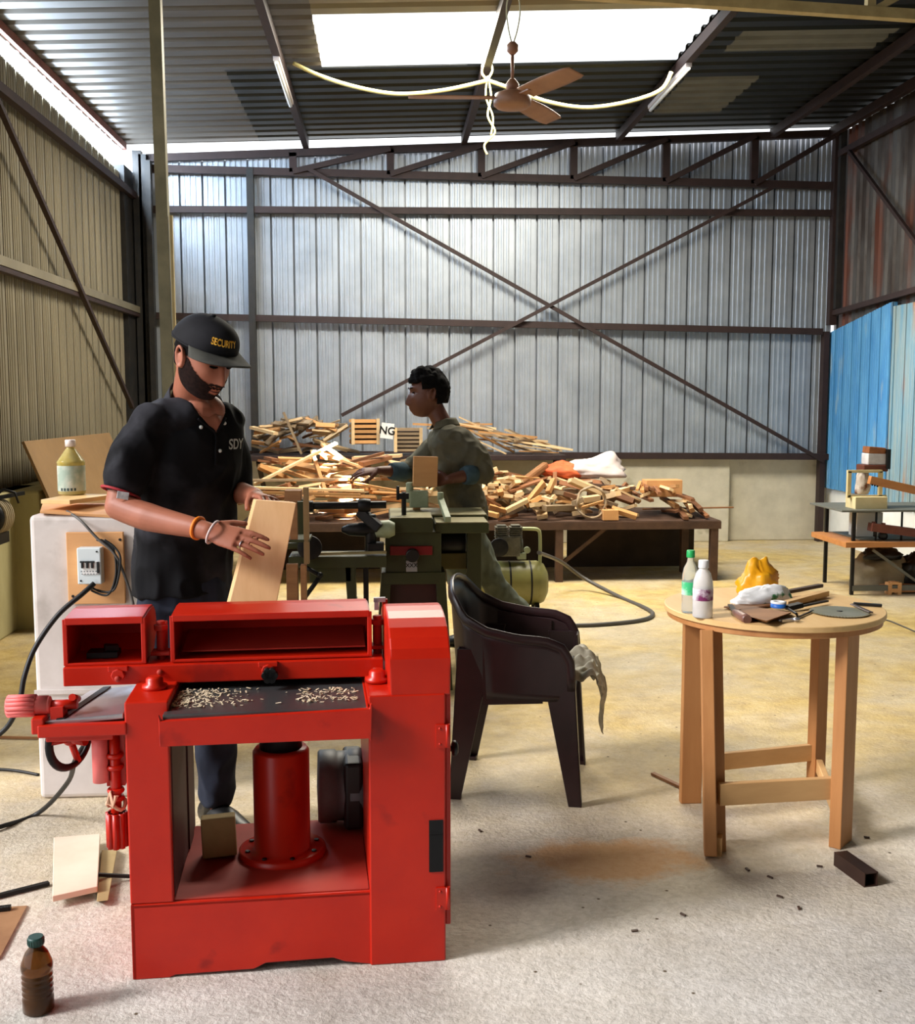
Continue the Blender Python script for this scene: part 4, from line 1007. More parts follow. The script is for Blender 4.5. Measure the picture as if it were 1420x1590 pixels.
text('XXX', .028, M_black, (lb.x-g.location.x, YG+.0145-g.location.y, lb.z+.004), (PI/2,0,0), g, .0005, 'badge_lettering')
zs = zb
# splayed stand: two side plates, top rail, maroon door
for sx, xt, xb in ((-1, bx_l-.02, bx_l-.06), (1, bx_r+.02, bx_r+.055)):
    w = .05
    gm('stand_leg', M_gr, lambda s: s.hexa([(xb,YG,0),(xb-sx*w,YG,0),(xb-sx*w,YG+.5,0),(xb,YG+.5,0),(xt,YG+.03,zs),(xt-sx*w,YG+.03,zs),(xt-sx*w,YG+.48,zs),(xt,YG+.48,zs)]))
gm('stand_rail', M_gr, lambda s: s.box(((bx_l+bx_r)/2,YG+.05,zs-.025),(bx_r-bx_l+.04,.06,.06)))
gm('lower_panel', M_mar, lambda s: s.box(((bx_l+bx_r)/2,YG+.10,zs/2-.02),(bx_r-bx_l+.02,.03,zs-.04)))
gm('table', M_gr, lambda s: s.box((gc,YG+.12,gz-.035),(gx1-gx0,.26,.07)), .004)
gm('table_face', M_grt, lambda s: s.box((gc,YG+.12,gz+.002),(gx1-gx0-.01,.25,.006)), .001)
ex0, ex1 = at(650,790,YG+.45).x-.16, at(752,800,YG+.45).x
gm('outfeed_table', M_gr, lambda s: s.box(((ex0+ex1)/2,YG+.45,gz-.045),(ex1-ex0,.36,.055)), .004)
gm('outfeed_face', M_grt, lambda s: s.box(((ex0+ex1)/2,YG+.45,gz-.014),(ex1-ex0-.01,.35,.007)), .001)
rx0, rx1 = at(674,812,YG+.1).x, at(757,812,YG+.1).x
gm('side_table', M_gr, lambda s: s.box(((rx0+rx1)/2,YG+.2,gz-.055),(rx1-rx0,.34,.05)), .004)
sf = gm('side_table_face', M_grt, lambda s: s.box(((rx0+rx1)/2,YG+.2,gz-.027),(rx1-rx0-.01,.33,.006)), .001)
gm('groove', M_black, lambda s: s.box((rx1-.07,YG+.2,gz-.0225),(.012,.32,.003)), 0, sf) if False else None
fx = at(690,812,YG+.15).x
gm('fence_clamp', M_grl, lambda s: (s.bar((fx-.01,YG+.35,gz+.06),(fx+.01,YG+.02,gz-.01),.03,.03), s.cyl((fx-.012,YG+.33,gz+.06),(fx-.012,YG+.33,gz+.10),.016)), .003)
px_ = at(627,790,YG+.1).x
gm('hold_down_post', M_dark, lambda s: (s.cyl((px_,YG+.12,gz),(px_,YG+.12,gz+.12),.012), s.box((px_,YG+.12,gz+.10),(.05,.03,.03)), s.cyl((px_-.03,YG+.12,gz+.08),(px_-.03,YG+.12,gz+.15),.008)), .002)
gm('fence_block', M_grl, lambda s: (s.box((at(650,780,YG+.5).x,YG+.50,gz+.05),(.10,.06,.09)), s.cyl((at(636,772,YG+.5).x,YG+.5,gz+.03),(at(636,772,YG+.5).x,YG+.5,gz+.14),.02)), .006)
gm('saw_motor', M_black, lambda s: s.cyl((at(678,845,YG+.3).x,YG+.3,at(700,842,YG+.3).z),(at(722,845,YG+.3).x,YG+.3,at(700,842,YG+.3).z),.075), .004)
gm('motor_box', mat('olive_box',(92,84,36),rough=.5), lambda s: s.box((at(704,868,YG+.3).x,YG+.3,at(704,868,YG+.3).z),(.15,.16,.085)), .006)
lx_ = at(733,870,YG+.3).x
gm('side_leg', M_gr, lambda s: s.box((lx_,YG+.2,(gz-.08)/2),(.075,.05,gz-.08)))
tag_blk = MB(); a, b = at(641,762,YG+.6), at(651,786,YG+.6); tag_blk.box(((a.x+b.x)/2,YG+.55,gz+.045),(.04,.04,.11)); tag(tag_blk.build('wood_block', M_ply, bevel=.002),'small upright wood block standing on the green machine table','wood block')

# wood lathe to the left of it
YL = 5.25
lz = at(540,862,YL).z
l = thing('wood_lathe','old dark green wood lathe between the red planer and the scrap pile','lathe',(at(520,870,YL).x, YL, 0))
def lm(name, m, fn, bev=.003, par=None):
    s = MB(); fn(s); return s.build(name, m, par or l, world=True, bevel=bev)
X = lambda px, py=860: at(px,py,YL).x
Z = lambda py, px=520: at(px,py,YL).z
lm('bed', M_gr, lambda s: (s.box(((X(448)+X(600))/2,YL+.08,Z(872)),(X(600)-X(448),.20,.055)), s.box(((X(480)+X(545))/2,YL+.06,Z(888)),(X(545)-X(480),.12,.10))))
lm('bed_rail', M_grt, lambda s: (s.bar((X(478),YL-.02,Z(859)),(X(600),YL-.02,Z(857)),.02,.014)))
lm('bed_foot', M_gr, lambda s: s.hexa([(X(538),YL,Z(932)),(X(552),YL,Z(932)),(X(552),YL+.15,Z(932)),(X(538),YL+.15,Z(932)),(X(534),YL,Z(868)),(X(550),YL,Z(868)),(X(550),YL+.15,Z(868)),(X(534),YL+.15,Z(868))]))
lm('leg', M_gr, lambda s: s.box((X(545),YL+.07,Z(932)/2),(.05,.08,Z(932))))
lm('leg', M_dark, lambda s: s.box((X(567),YL+.1,Z(880)/2),(.025,.04,Z(880))))
lm('leg', M_gr, lambda s: s.box((X(452),YL+.1,Z(880)/2),(.045,.08,Z(880))))
lm('headstock', M_gr, lambda s: (s.box((X(467),YL+.05,Z(815)),(.05,.10,.23)), s.cyl((X(467),YL+.05,Z(775)),(X(467),YL+.05,Z(850)),.03), s.box((X(462),YL+.05,Z(846)),(.11,.16,.03))), .008)
lm('spindle', M_dark, lambda s: (s.cyl((X(430),YL+.03,Z(787)),(X(600),YL+.03,Z(785)),.018), s.lathe([(.03,-.03),(.034,0),(.03,.03)],(X(566),YL+.03,Z(786)),'x'), s.lathe([(.028,-.02),(.028,.02)],(X(480),YL+.03,Z(787)),'x')), .001)
lm('tailstock', M_dark, lambda s: (s.bar((X(558),YL+.05,Z(795)),(X(590),YL+.02,Z(822)),.05,.05), s.lathe([(.012,-.10),(.03,-.06),(.034,0),(.03,.05),(.02,.07)],(X(562),YL+.04,Z(824)),'x'), s.cyl((X(575),YL+.04,Z(800)),(X(575),YL+.04,Z(860)),.028), s.box((X(583),YL+.02,Z(850)),(.08,.08,.04))), .006)
lm('handwheel', M_dark, lambda s: (s.lathe([(.03,-.012),(.058,-.01),(.058,.01),(.03,.012)],(X(482),YL-.05,Z(848)),'y',n=24)), .002)
lm('crank', M_dark, lambda s: (s.tube([(X(468),YL-.08,Z(872)),(X(498),YL-.10,Z(888))],.011,8), s.tube([(X(498),YL-.10,Z(890)),(X(472),YL-.10,Z(925))],.011,8), s.ell((X(498),YL-.10,Z(888)),(.016,.016,.016))), 0)
lm('chuck', M_grl, lambda s: s.lathe([(.02,-.05),(.04,-.03),(.045,.03),(.03,.06)],(X(594),YL+.05,Z(824)),'x'), .002)
# brown wooden stand behind the held board
st = thing('wooden_stand','brown timber stand beside the lathe, behind the board held by the man in the cap','stand',(X(462),YL-.35,0))
YS = YL-.30
def stm(name, m, a, b, d):
    p, q = at(*a, YS), at(*b, YS); s = MB(); s.box(((p.x+q.x)/2,YS+d/2,(p.z+q.z)/2),(abs(q.x-p.x),d,abs(p.z-q.z))); return s.build(name, m, st, world=True, bevel=.002)
stm('panel', M_brownw, (444,876), (465,1090), .03); stm('post', M_brownw, (466,878), (478,1090), .05); stm('upright', M_plyd, (470,757), (480,876), .04); stm('top_block', M_brownw, (441,762), (467,778), .10); stm('shelf_plate', M_gr, (441,838), (480,842), .2)
stm('back_board', M_brownw, (449,778), (462,838), .02)

# air compressor
YC = 7.3
tc = at(794,905,YC)
cp = thing('air_compressor','yellow-green air compressor with banded tank behind the plastic chair','compressor',(tc.x,YC,0))
M_tank = mat('yellow_green_tank', (112,108,56), (146,140,84), scale=4, rough=.4, contrast=.5, c3=(110,96,48), s3=5, t3=.62, w3=.1)
R_ = .150; L2 = .20
s = MB(); s.lathe([(.0,-L2-.05),(.08,-L2-.04),(.13,-L2-.015),(R_,-L2+.03),(R_,L2-.03),(.13,L2+.015),(.08,L2+.04),(.0,L2+.05)],(0,0,tc.z),'x',n=40,cap=False); ct = s.build('tank', M_tank, cp)
for x in (-.13,-.02,.12):
    s = MB(); s.lathe([(R_+.001,x-.006),(R_+.004,x),(R_+.001,x+.006)],(0,0,tc.z),'x',n=40,cap=False); s.build('band', M_dark, ct)
def cm(name, m, fn, bev=.003):
    s = MB(); fn(s); return s.build(name, m, cp, world=True, bevel=bev)
ph = at(788,842,YC)
M_cast = mat('grey_cast_pump', (72,70,60), (110,106,92), scale=14, rough=.5, metal=.3)
cm('pump', M_cast, lambda s: (s.box((ph.x,YC,ph.z-.02),(.16,.14,.14)), s.cyl((ph.x-.08,YC,ph.z-.02),(ph.x+.10,YC,ph.z-.02),.055)), .01)
for x in (-.045,.05):
    s = MB()
    for k in range(6): s.box((ph.x+x,YC-.01,ph.z+.035+.014*k),(.085,.11,.006))
    s.box((ph.x+x,YC-.01,ph.z+.07),(.06,.08,.10)); s.build('cylinder_head', M_cast, cp, world=True)
cm('flywheel', M_dark, lambda s: s.lathe([(.03,-.012),(.062,-.012),(.062,.012),(.03,.012)],(ph.x-.07,YC-.11,ph.z-.02),'y',n=28), .001)
cm('gauge', M_grl, lambda s: (s.cyl((at(816,852,YC).x,YC-.08,at(816,852,YC).z),(at(816,852,YC).x,YC-.05,at(816,852,YC).z),.022), s.box((at(808,862,YC).x,YC-.04,at(808,862,YC).z),(.06,.05,.04))), .002)
s = MB(); s.tube(smooth_path([at(800,821,YC),at(826,821,YC),at(835,823,YC),at(838,832,YC),at(838,870,YC),at(836,880,YC),at(828,884,YC)],6),.012,10); s.build('handle', mat('cream_green_tube',(168,172,124),rough=.4), cp, world=True)
for x in (-.14,.16):
    s = MB(); s.bar((x,-.06,tc.z-R_+.01),(x,-.08,.04),.03,.03); s.lathe([(.02,-.015),(.045,-.015),(.045,.015),(.02,.015)],(x,-.09,.045),'x',n=20); s.build('foot', M_dark, cp)
    s = MB(); s.bar((x,.06,tc.z-R_+.01),(x,.08,0),.03,.03); s.build('foot', M_dark, cp)
cable('air_hose','dark air hose curving from the compressor over the open floor to behind the chair',[at(836,858,7.2),atz(870,872,.25),atz(905,897,.1),atz(960,926,.012),atz(1005,946,.012),atz(1012,956,.012),atz(990,964,.012),atz(930,970,.012),atz(860,973,.012),atz(780,985,.012)],.014,M_cabg)

# ================================================================ RIGHT: STEEL RACK WITH ODDMENTS
YR = 7.85
rk = thing('steel_rack','low steel rack with wooden top and bottom boards by the blue wall on the right','rack',(at(1380,900,YR).x,YR,0))
def rkm(name, m, fn, bev=.002):
    s = MB(); fn(s); return s.build(name, m, rk, world=True, bevel=bev)
M_orb = mat('orange_plank', (172,108,56), (206,142,84), scale=3, rough=.5, stretch=(1,5,5), contrast=.5)
xr0 = at(1321,925,YR).x; xr1 = xr0+.95; ztp = at(1340,844,YR).z; zup = at(1340,793,YR).z; zlo = at(1340,921,YR).z+.0
for x, y in ((xr0,YR),(xr0+.02,YR+.55),(xr1,YR),(xr1,YR+.55)):
    rkm('leg', M_dark, lambda s: s.box((x,y,zup/2),(.025,.025,zup)))
rkm('tray', M_roofp, lambda s: s.box(((xr0+xr1)/2-.03,YR+.27,zup),(xr1-xr0+.16,.62,.014)))
rkm('work_board', M_orb, lambda s: s.box(((xr0+xr1)/2-.03,YR+.25,ztp),(xr1-xr0+.12,.66,.04)))
rkm('work_board_top', M_roofp, lambda s: s.box(((xr0+xr1)/2+.06,YR+.28,ztp+.024),(xr1-xr0,.50,.006)))
rkm('bottom_rail', M_roofp, lambda s: s.box(((xr0+xr1)/2,YR,.05),(xr1-xr0,.03,.04)))
rkm('bottom_board', M_orb, lambda s: s.box(((xr0+xr1)/2+.2,YR+.25,.03),(xr1-xr0-.2,.5,.03)))
for x in (1362,1402):
    rkm('strut', M_dark, lambda s: s.cyl((at(x,800,YR).x,YR+.02,ztp),(at(x,800,YR).x,YR+.02,zup),.008))
rkm('diagonal', M_roofp, lambda s: s.bar((xr0+.16,YR+.02,ztp-.05),(xr0+.55,YR+.02,.06),.015,.02))
def rbox(name, label, cat, a, b, Y, d, m, bev=.003, rz=0):
    p, q = at(*a, Y), at(*b, Y); s = MB(); s.box(((p.x+q.x)/2,Y+d/2,(p.z+q.z)/2),(q.x-p.x,d,p.z-q.z)); return tag(s.build(name, m, bevel=bev), label, cat)
M_cream = mat('cream_wood_box', (206,186,132), (226,208,160), scale=5, rough=.6)
cb_ = rbox('drawer_box','cream wooden drawer box on the upper tray of the steel rack','box',(1328,772),(1377,790.5),YR+.05,.18,M_cream)
rbox('masonry_block','pale rendered block standing between work board and tray of the rack','block',(1330,796),(1369,836),YR+.2,.14,M_white)
wf_ = thing('open_box','pale open wooden frame standing on the drawer box','frame',(at(1344,770,YR+.1).x,YR+.12,0))
for a, b in (((1316,732),(1320,772)),((1365,732),(1369,772)),((1316,730),(1369,734)),((1316,769),(1376,773))):
    p, q = at(*a,YR+.12), at(*b,YR+.12); s = MB(); s.box(((p.x+q.x)/2,YR+.13,(p.z+q.z)/2),(q.x-p.x,.03,p.z-q.z)); s.build('frame_bar', M_cream, wf_, world=True)
bag('rag_bundle','brown and white rag bundle standing inside the wooden frame','rag',at(1338,768,YR+.24),(.05,.04,.13),mat('rag',(176,160,148),(214,206,196),scale=12,rough=.9,c3=(120,72,50),s3=9,t3=.55,w3=.1),41)
t = thing('grinder_box','white and rust-brown tool box on top of the wooden frame','tool box',at(1357,731,YR+.2))
s = MB(); s.box((0,.02,.09),(.14,.12,.085)); s.build('case', mat('dirty_white',(190,184,186),(220,216,216),scale=12,rough=.6), t, bevel=.006)
s = MB(); s.box((.0,.02,.155),(.13,.12,.05),rot=(0,.08,0)); s.build('lid', mat('rust_lid',(120,66,34),(160,100,56),scale=14,rough=.6), t, bevel=.006)
s = MB(); s.box((-.01,.02,.022),(.19,.14,.05)); s.build('base', mat('brown_base',(96,48,32),rough=.6), t, bevel=.008)
s = MB(); s.box((.08,.0,.09),(.03,.13,.15)); s.build('side_grip', M_black, t, bevel=.004)
s = MB(); a, b = at(1349,745,YR-.05), at(1450,768,YR-.05); s.bar(a,b,.05,.06); o = s.build('orange_beam', M_orb, bevel=.002); tag(o,'orange wooden beam lying across the wooden frame and running off the right edge','beam')
for k in range(3):
    p = at(1354+4*k,753+k,YR-.08); s = MB(); s.cyl((p.x,YR-.077,p.z),(p.x,YR-.073,p.z),.007,n=10); s.build('bolt_hole', M_black, o)
s = MB(); a, b = at(1350,818,YR-.02), at(1450,831,YR-.02); s.bar(a,b,.08,.06); s.box(at(1356,812,YR-.02),(.02,.03,.02)); s.box(at(1371,814,YR-.02),(.02,.03,.02)); o = s.build('rusty_rail', mat('rusty_rail',(92,44,32),(120,64,48),scale=9,rough=.6), bevel=.002); tag(o,'rusty red-brown steel rail raised above the work board of the rack','rail')
s = MB(); p = at(1370,832,YR+.02); s.lathe([(.01,-.02),(.03,-.018),(.03,.018),(.01,.02)],p,'y',n=20); s.cyl(p+Vector((-.06,0,-.005)),p+Vector((-.06,0,.05)),.014); tag(s.build('roller_wheel', M_black),'small black roller wheel on the work board beneath the rusty rail','roller')
bag('grain_sack','big dusty brown sack slumped under the work board of the rack','sack',at(1362,915,YR+.35),(.21,.16,.20),mat('dusty_sack',(112,98,74),(158,146,118),scale=5,rough=.85,contrast=.5,bump=.01,bscale=7),51)
bag('dark_bag','black crumpled bag lying on the brown sack under the rack','bag',at(1368,868,YR+.28),(.14,.10,.06),M_black,61)
bag('black_bundle','black bundle beneath the right end of the rack','bundle',at(1412,908,YR+.3),(.13,.12,.16),M_black,71)
s = MB()
for a, b in (((1379,905),(1384,926)),((1394,905),(1399,928)),((1384,904),(1394,908)),((1384,914),(1394,920))):
    p, q = at(*a,YR-.02), at(*b,YR-.02); s.box(((p.x+q.x)/2,YR+.01,(p.z+q.z)/2),(q.x-p.x,.06,p.z-q.z))
tag(s.build('wood_square', M_ply, bevel=.001),'small square wooden frame at the front of the rack bottom','frame')
s = MB(); s.box(at(1420,968,7.0)+Vector((.1,0,0)),(.3,.4,.02))
s.bm.free()
cable('thin_wire','thin dark wire trailing over the floor at the far right',[atz(1330,965,.005),atz(1370,962,.005),atz(1400,972,.005),atz(1440,990,.005)],.005,M_cabg)

# ================================================================ CEILING FAN, TUBE LIGHTS, WIRES
M_fan = mat('dusty_brown_fan', (128,88,66), (160,118,92), scale=7, rough=.5, contrast=.5)
YF = 6.5; hp = at(795,155,YF)
fan = thing('ceiling_fan','dusty brown three-bladed ceiling fan hanging below the skylight','ceiling fan',hp)
s = MB(); s.lathe([(.0,-.055),(.05,-.053),(.09,-.045),(.108,-.03),(.110,.0),(.10,.03),(.06,.045),(.03,.05),(.0,.05)],n=36,cap=False); s.build('motor_housing', M_fan, fan)
s = MB(); s.lathe([(.018,.05),(.035,.06),(.04,.085),(.022,.11),(.012,.12)],n=20); s.cyl((0,0,.1),(0,0,.26),.010); s.lathe([(.012,.25),(.032,.27),(.036,.30),(.018,.32)],n=16); s.build('down_rod', M_fan, fan)
for k, a in enumerate((R(178), R(58), R(-62))):
    s = MB(); c_, s_ = math.cos(a), math.sin(a)
    def bl(u, v):
        r = .13+.47*u; w = (.115+.02*math.sin(PI*u))*(v-.5); 
        if u > .93: w *= .86
        z = .012 - (.12 if k == 0 else .26)*w
        return (r*c_-w*s_, r*s_+w*c_, z)
    s.grid(bl, 14, 6); b = s.build('blade', M_fan, fan, solid=.004)
    s = MB(); s.bar((.09*c_,.09*s_,.01),(.19*c_,.19*s_,.012),.05,.008); s.build('blade_iron', M_fan, b)
M_wire = mat('pale_wire', (170,166,130), rough=.5)
zr = roofz(hp.x)
for dx_ in (-.025,.03):
    cable('hanging_wire','twisted pale wire by which the ceiling fan hangs from the roof',[hp+Vector((0,0,.30)),hp+Vector((dx_,0,.40)),hp+Vector((dx_*1.4,0,.52)),hp+Vector((dx_*.3,0,.66)),Vector((hp.x,hp.y,zr))],.004,M_wire,group='fan hanging wires')
YW = 8.4
cable('sagging_cable','cream cable sagging across the roof from the left purlin to the middle purlin','',[],.0,M_wire) if False else None
M_ccab = mat('cream_cable', (176,166,112), rough=.5)
cable('cream_cable','cream cable sagging between the left and middle roof purlins',[at(455,98,YW),at(500,119,YW),at(560,137,YW),at(620,146,YW),at(690,140,YW),at(757,125,YW)],.015,M_ccab)
cable('cream_cable','cream cable sagging between the middle and right roof purlins behind the fan',[at(757,125,YW),at(800,140,YW),at(850,158,YW),at(910,167,YW),at(975,158,YW),at(1025,140,YW),at(1042,112,YW)],.015,M_ccab)
cable('dangling_wire','thin pale wire ends dangling from the cream cable knot',[at(757,118,YW),at(762,150,YW),at(757,180,YW),at(768,205,YW),at(752,225,YW),at(756,240,YW)],.008,M_ccab,group='dangling wire ends')
cable('dangling_wire','thin pale wire ends dangling from the cream cable knot',[at(757,118,YW),at(754,150,YW),at(765,182,YW),at(762,210,YW)],.007,M_ccab,group='dangling wire ends')
cable('tie_rope','frayed rope tied around the middle purlin above the cable knot',[at(757,125,YW),at(748,112,YW),at(757,95,YW+.05),at(764,108,YW),at(758,122,YW)],.009,M_ccab)
M_tl = mat('tube_white', (226,226,222), rough=.3)
def tube_light(a, b, label):
    t = thing('tube_light', label, 'lamp', (Vector(a)+Vector(b))/2)
    s = MB(); s.bar(Vector(a)+Vector((0,0,.025)), Vector(b)+Vector((0,0,.025)), .045, .03); s.build('fixture', mat('white_batten',(196,186,184),rough=.5) if 'white_batten' not in bpy.data.materials else bpy.data.materials['white_batten'], t, world=True)
    s = MB(); s.cyl(a, b, .014, n=14); s.build('tube', M_tl, t, world=True)
def under(px, py, x0):   # point on the underside of the purlin at x0 in line with the pixel
    return atx(px, py, x0)
x1_ = at(475,235,B-.1).x; x3_ = at(960,215,B-.1).x
a, b = at(429,90,8.30), at(448,152,9.6); a.z = b.z = roofz(x1_)-.10; a = Vector((x1_,8.0,a.z)); b = Vector((x1_,9.15,b.z))
tube_light(a, b, 'unlit white tube light under the left roof purlin')
tube_light(Vector((x3_,8.35,roofz(x3_)-.10)), Vector((x3_,9.55,roofz(x3_)-.10)), 'unlit white tube light under the purlin right of the skylight')
# ================================================================ PEOPLE
from mathutils.bvhtree import BVHTree
def bake(s, name, m, voxel, smooth=4, parent=None, noise_amp=0, nscale=6, seed=0, nst=(1,1,1)):
    o = s.build(name, m)
    md = o.modifiers.new('r','REMESH'); md.mode = 'VOXEL'; md.voxel_size = voxel; md.use_smooth_shade = True
    if smooth: sm = o.modifiers.new('s','SMOOTH'); sm.iterations = smooth; sm.factor = .5
    bpy.context.view_layer.update()
    me = bpy.data.meshes.new_from_object(o.evaluated_get(bpy.context.evaluated_depsgraph_get()))
    o.modifiers.clear(); o.data = me; me.name = name
    if not me.materials: me.materials.append(m)
    if noise_amp:
        for v, nn in zip(me.vertices, [x.vector.copy() for x in me.vertex_normals]):
            q = Vector((v.co.x*nst[0], v.co.y*nst[1], v.co.z*nst[2]))*nscale + Vector((seed,0,0))
            a = noise.noise(q); b = abs(noise.noise(q*1.9+Vector((3,1,seed))))
            v.co += nn*noise_amp*(a - 1.3*b + .35)
    me.polygons.foreach_set('use_smooth', [True]*len(me.polygons))
    if parent: o.parent = parent; 
    return o
def reparent(o, par):
    """the mesh was made in world coordinates: move it into its person's own frame"""
    o.data.transform(par.matrix_basis.inverted()); o.parent = par; return o

def head_verts(u, v, beard=0):
    """u round the head, v from chin (0) to crown (1); face looks along +y"""
    th = PI*(1-v); ph = 2*PI*u
    x, y, z = math.sin(th)*math.sin(ph), math.sin(th)*math.cos(ph), math.cos(th)
    hx, hy, hz = .074, .094, .116
    # fuller jaw: squarer section low down
    q = Vector((x*hx, y*hy, z*hz))
    low = max(0, -z)
    q.x *= 1 - .22*low**1.5 + .06*math.sin(PI*min(1,low)) ; 
    if y < 0: q.y *= 1 - .30*low
    q.y += .028*low*(1 if y > 0 else .2)
    if z > .1: q.y -= .006
    if y > 0:
        g = lambda cx, cz, sx, sz: math.exp(-((q.x-cx)/sx)**2-((q.z-cz)/sz)**2)
        front = min(1, y*1.6)
        q.y -= .006*g(0,.03,.06,.05)*front*0
        t = (q.z+.040)/.065    # nose from tip (0) to bridge (1)
        if -.25 < t < 1: q.y += front*(.026*(1-max(0,t))**.8 if t > 0 else .026*(1+t*4))*math.exp(-(q.x/(.010+.006*(1-max(0,t))))**2)
        q.y += .007*front*(g(.028,.040,.022,.010)+g(-.028,.040,.022,.010)+g(0,.036,.02,.012))
        q.y -= .011*front*(g(.031,.018,.017,.013)+g(-.031,.018,.017,.013))
        q.y += .006*front*(g(.031,.017,.012,.008)+g(-.031,.017,.012,.008))
        q.y += .005*front*(g(.045,-.012,.022,.018)+g(-.045,-.012,.022,.018))
        q.y += .011*front*g(0,-.063,.020,.007) + .010*front*g(0,-.076,.017,.007) - .004*front*g(0,-.069,.022,.0025)
        q.y += .012*front*g(0,-.100,.024,.016)
    return q
def head_loft(s, M, n=96, m=72, fn=None):
    rings = []
    for i in range(1, m):
        rings.append([s.bm.verts.new(M @ (fn or head_verts)(j/n, i/m)) for j in range(n)])
    b = s.bm.verts.new(M @ (fn or head_verts)(0, 0)); t = s.bm.verts.new(M @ (fn or head_verts)(0, 1))
    for i in range(m-2):
        for j in range(n): s.bm.faces.new([rings[i][j], rings[i][(j+1)%n], rings[i+1][(j+1)%n], rings[i+1][j]])
    for j in range(n): s.bm.faces.new([b, rings[0][(j+1)%n], rings[0][j]]); s.bm.faces.new([t, rings[-1][j], rings[-1][(j+1)%n]])
def ears(s, M):
    for sx in (-1, 1):
        P = [M @ Vector((sx*(.074+.010*math.sin(a)*.3+.008), -.008+.016*math.cos(a)-.006*math.sin(a), .0+.030*math.sin(a))) for a in [k*2*PI/16 for k in range(16)]]
        s.tube(P, .0055, 6, closed=True); s.ell(M @ Vector((sx*.076, -.006, -.002)), (.007,.012,.020), 10, 8, rot=M.to_euler())
def patch(M, region, off, n=110, m=84, thick=.002):
    """surface over part of the head: region(x,y,z)->bool/offset"""
    s = MB(); V = {}
    for i in range(1, m):
        for j in range(n):
            q = head_verts(j/n, i/m); w = region(q)
            if w > 0:
                V[(i,j)] = s.bm.verts.new(M @ (q + Vector((q.x, q.y, q.z*.6)).normalized()*(off*min(1,w*2.2))))
    for (i,j) in list(V):
        k = ((i,j),(i,(j+1)%n),(i+1,(j+1)%n),(i+1,j))
        if all(a in V for a in k): f = s.bm.faces.new([V[a] for a in k]); f.smooth = True
    return s

def hand(s, wrist, d, nrm, side, curl=(.3,.35,.4,.45), thumb=.5, spread=.0, L=.185, thumb_dir=1):
    """d: wrist to fingers; nrm: out of the back of the hand; side: towards the thumb"""
    d = Vector(d).normalized(); nrm = Vector(nrm); nrm = (nrm - d*nrm.dot(d)).normalized(); side = Vector(side); side = (side - d*side.dot(d) - nrm*side.dot(nrm)).normalized()
    w = Vector(wrist); pl_ = L*.50
    s.tube([w-d*.02, w+d*.012, w+d*pl_*.5, w+d*pl_*.95], [(.026,.019),(.028,.017),(.038,.0145),(.040,.012)], 16, flat=side)
    ends = []
    for k in range(4):
        off = (1.5-k)*.0205; ln = L*(.42,.47,.44,.35)[k]
        base = w + d*pl_*(.88,.93,.90,.82)[k] + side*off
        fd = (d + side*(1.5-k)*(.05+spread)).normalized()
        c = curl[k]; a0 = .25*c; p = base - fd*.02; pts = [p, base]
        seg = (.46,.31,.23); ang = 0
        for q, sl in enumerate(seg):
            ang += (.55*c, .9*c, .6*c)[q]
            v = fd*math.cos(ang) - nrm*math.sin(ang); pts.append(pts[-1] + v*ln*sl)
        r = (.0090,.0092,.0088,.0078)[k]
        s.tube(pts, [r, r, r*.94, r*.88, r*.72], 10); s.ell(pts[-1], (r*.74,)*3, 8, 6); s.ell(base, (r*1.05,)*3, 8, 6)
        ends.append(pts)
    tb = w + d*pl_*.28 + side*.030
    td = (d*.75 + side*.65*thumb_dir - nrm*thumb).normalized()
    t1 = tb + td*.040; t2 = t1 + (td*.8 + d*.5 - nrm*thumb*.3).normalized()*.032
    s.tube([tb-td*.018-side*.008, tb, t1, t2], [.013,.0135,.0105,.0085], 10); s.ell(t2, (.0085,)*3, 8, 6)
    return ends
def limb(s, pts, rad, n=18, flat=None):
    s.tube(smooth_path(pts, 6), list(np.interp(np.linspace(0, len(pts)-1, (len(pts)-1)*6+1), range(len(pts)), rad)), n, flat=flat)
    s.ell(pts[0], (rad[0],)*3, 14, 10); s.ell(pts[-1], (rad[-1],)*3, 14, 10)
def etube(s, pts, rad, n=28, flat=None):
    P = smooth_path(pts, 6); t = np.linspace(0, len(pts)-1, (len(pts)-1)*6+1)
    A = np.interp(t, range(len(pts)), [r[0] for r in rad]); B_ = np.interp(t, range(len(pts)), [r[1] for r in rad])
    s.tube(P, list(zip(A, B_)), n, flat=flat)
def shoe(s, ankle, toe, w=.045):
    a, t = Vector(ankle), Vector(toe); d = t-a; d.z = 0; d.normalize()
    h = Vector((a.x,a.y,0)) - d*.06; up = Vector((0,0,1))
    P = [h+up*.040, h+d*.05+up*.045, h+d*.13+up*.040, h+d*.20+up*.030, h+d*.255+up*.024]
    sd = d.cross(up)
    s.tube(P, [(.034,.040),(.038,.046),(.044,.041),(.046,.030),(.030,.022)], 18, flat=sd); s.ell(P[-1], (.03,.03,.022), 12, 8)
    s.tube([h+d*.05+up*.05, a+up*.06], [.042,.038], 14)
def head_matrix(c, fdir, pitch, roll=0):
    f = Vector(fdir).normalized(); x = f.cross(Vector((0,0,1))).normalized()
    Mr = Matrix((x, f, Vector((0,0,1)))).transposed().to_4x4()
    return Matrix.Translation(Vector(c)) @ Mr @ Matrix.Rotation(-pitch, 4, 'X') @ Matrix.Rotation(roll, 4, 'Y')
def project(o, target, direction, off=.0015):
    """lay lettering onto a surface"""
    bv = BVHTree.FromPolygons([target.matrix_basis @ v.co for v in target.data.vertices], [p.vertices[:] for p in target.data.polygons])
    d = Vector(direction).normalized()
    for v in o.data.vertices:
        hit = bv.ray_cast(v.co - d*.25, d)
        if hit[0] is not None: v.co = hit[0] + hit[1]*off*(1 if hit[1].dot(d) < 0 else -1)

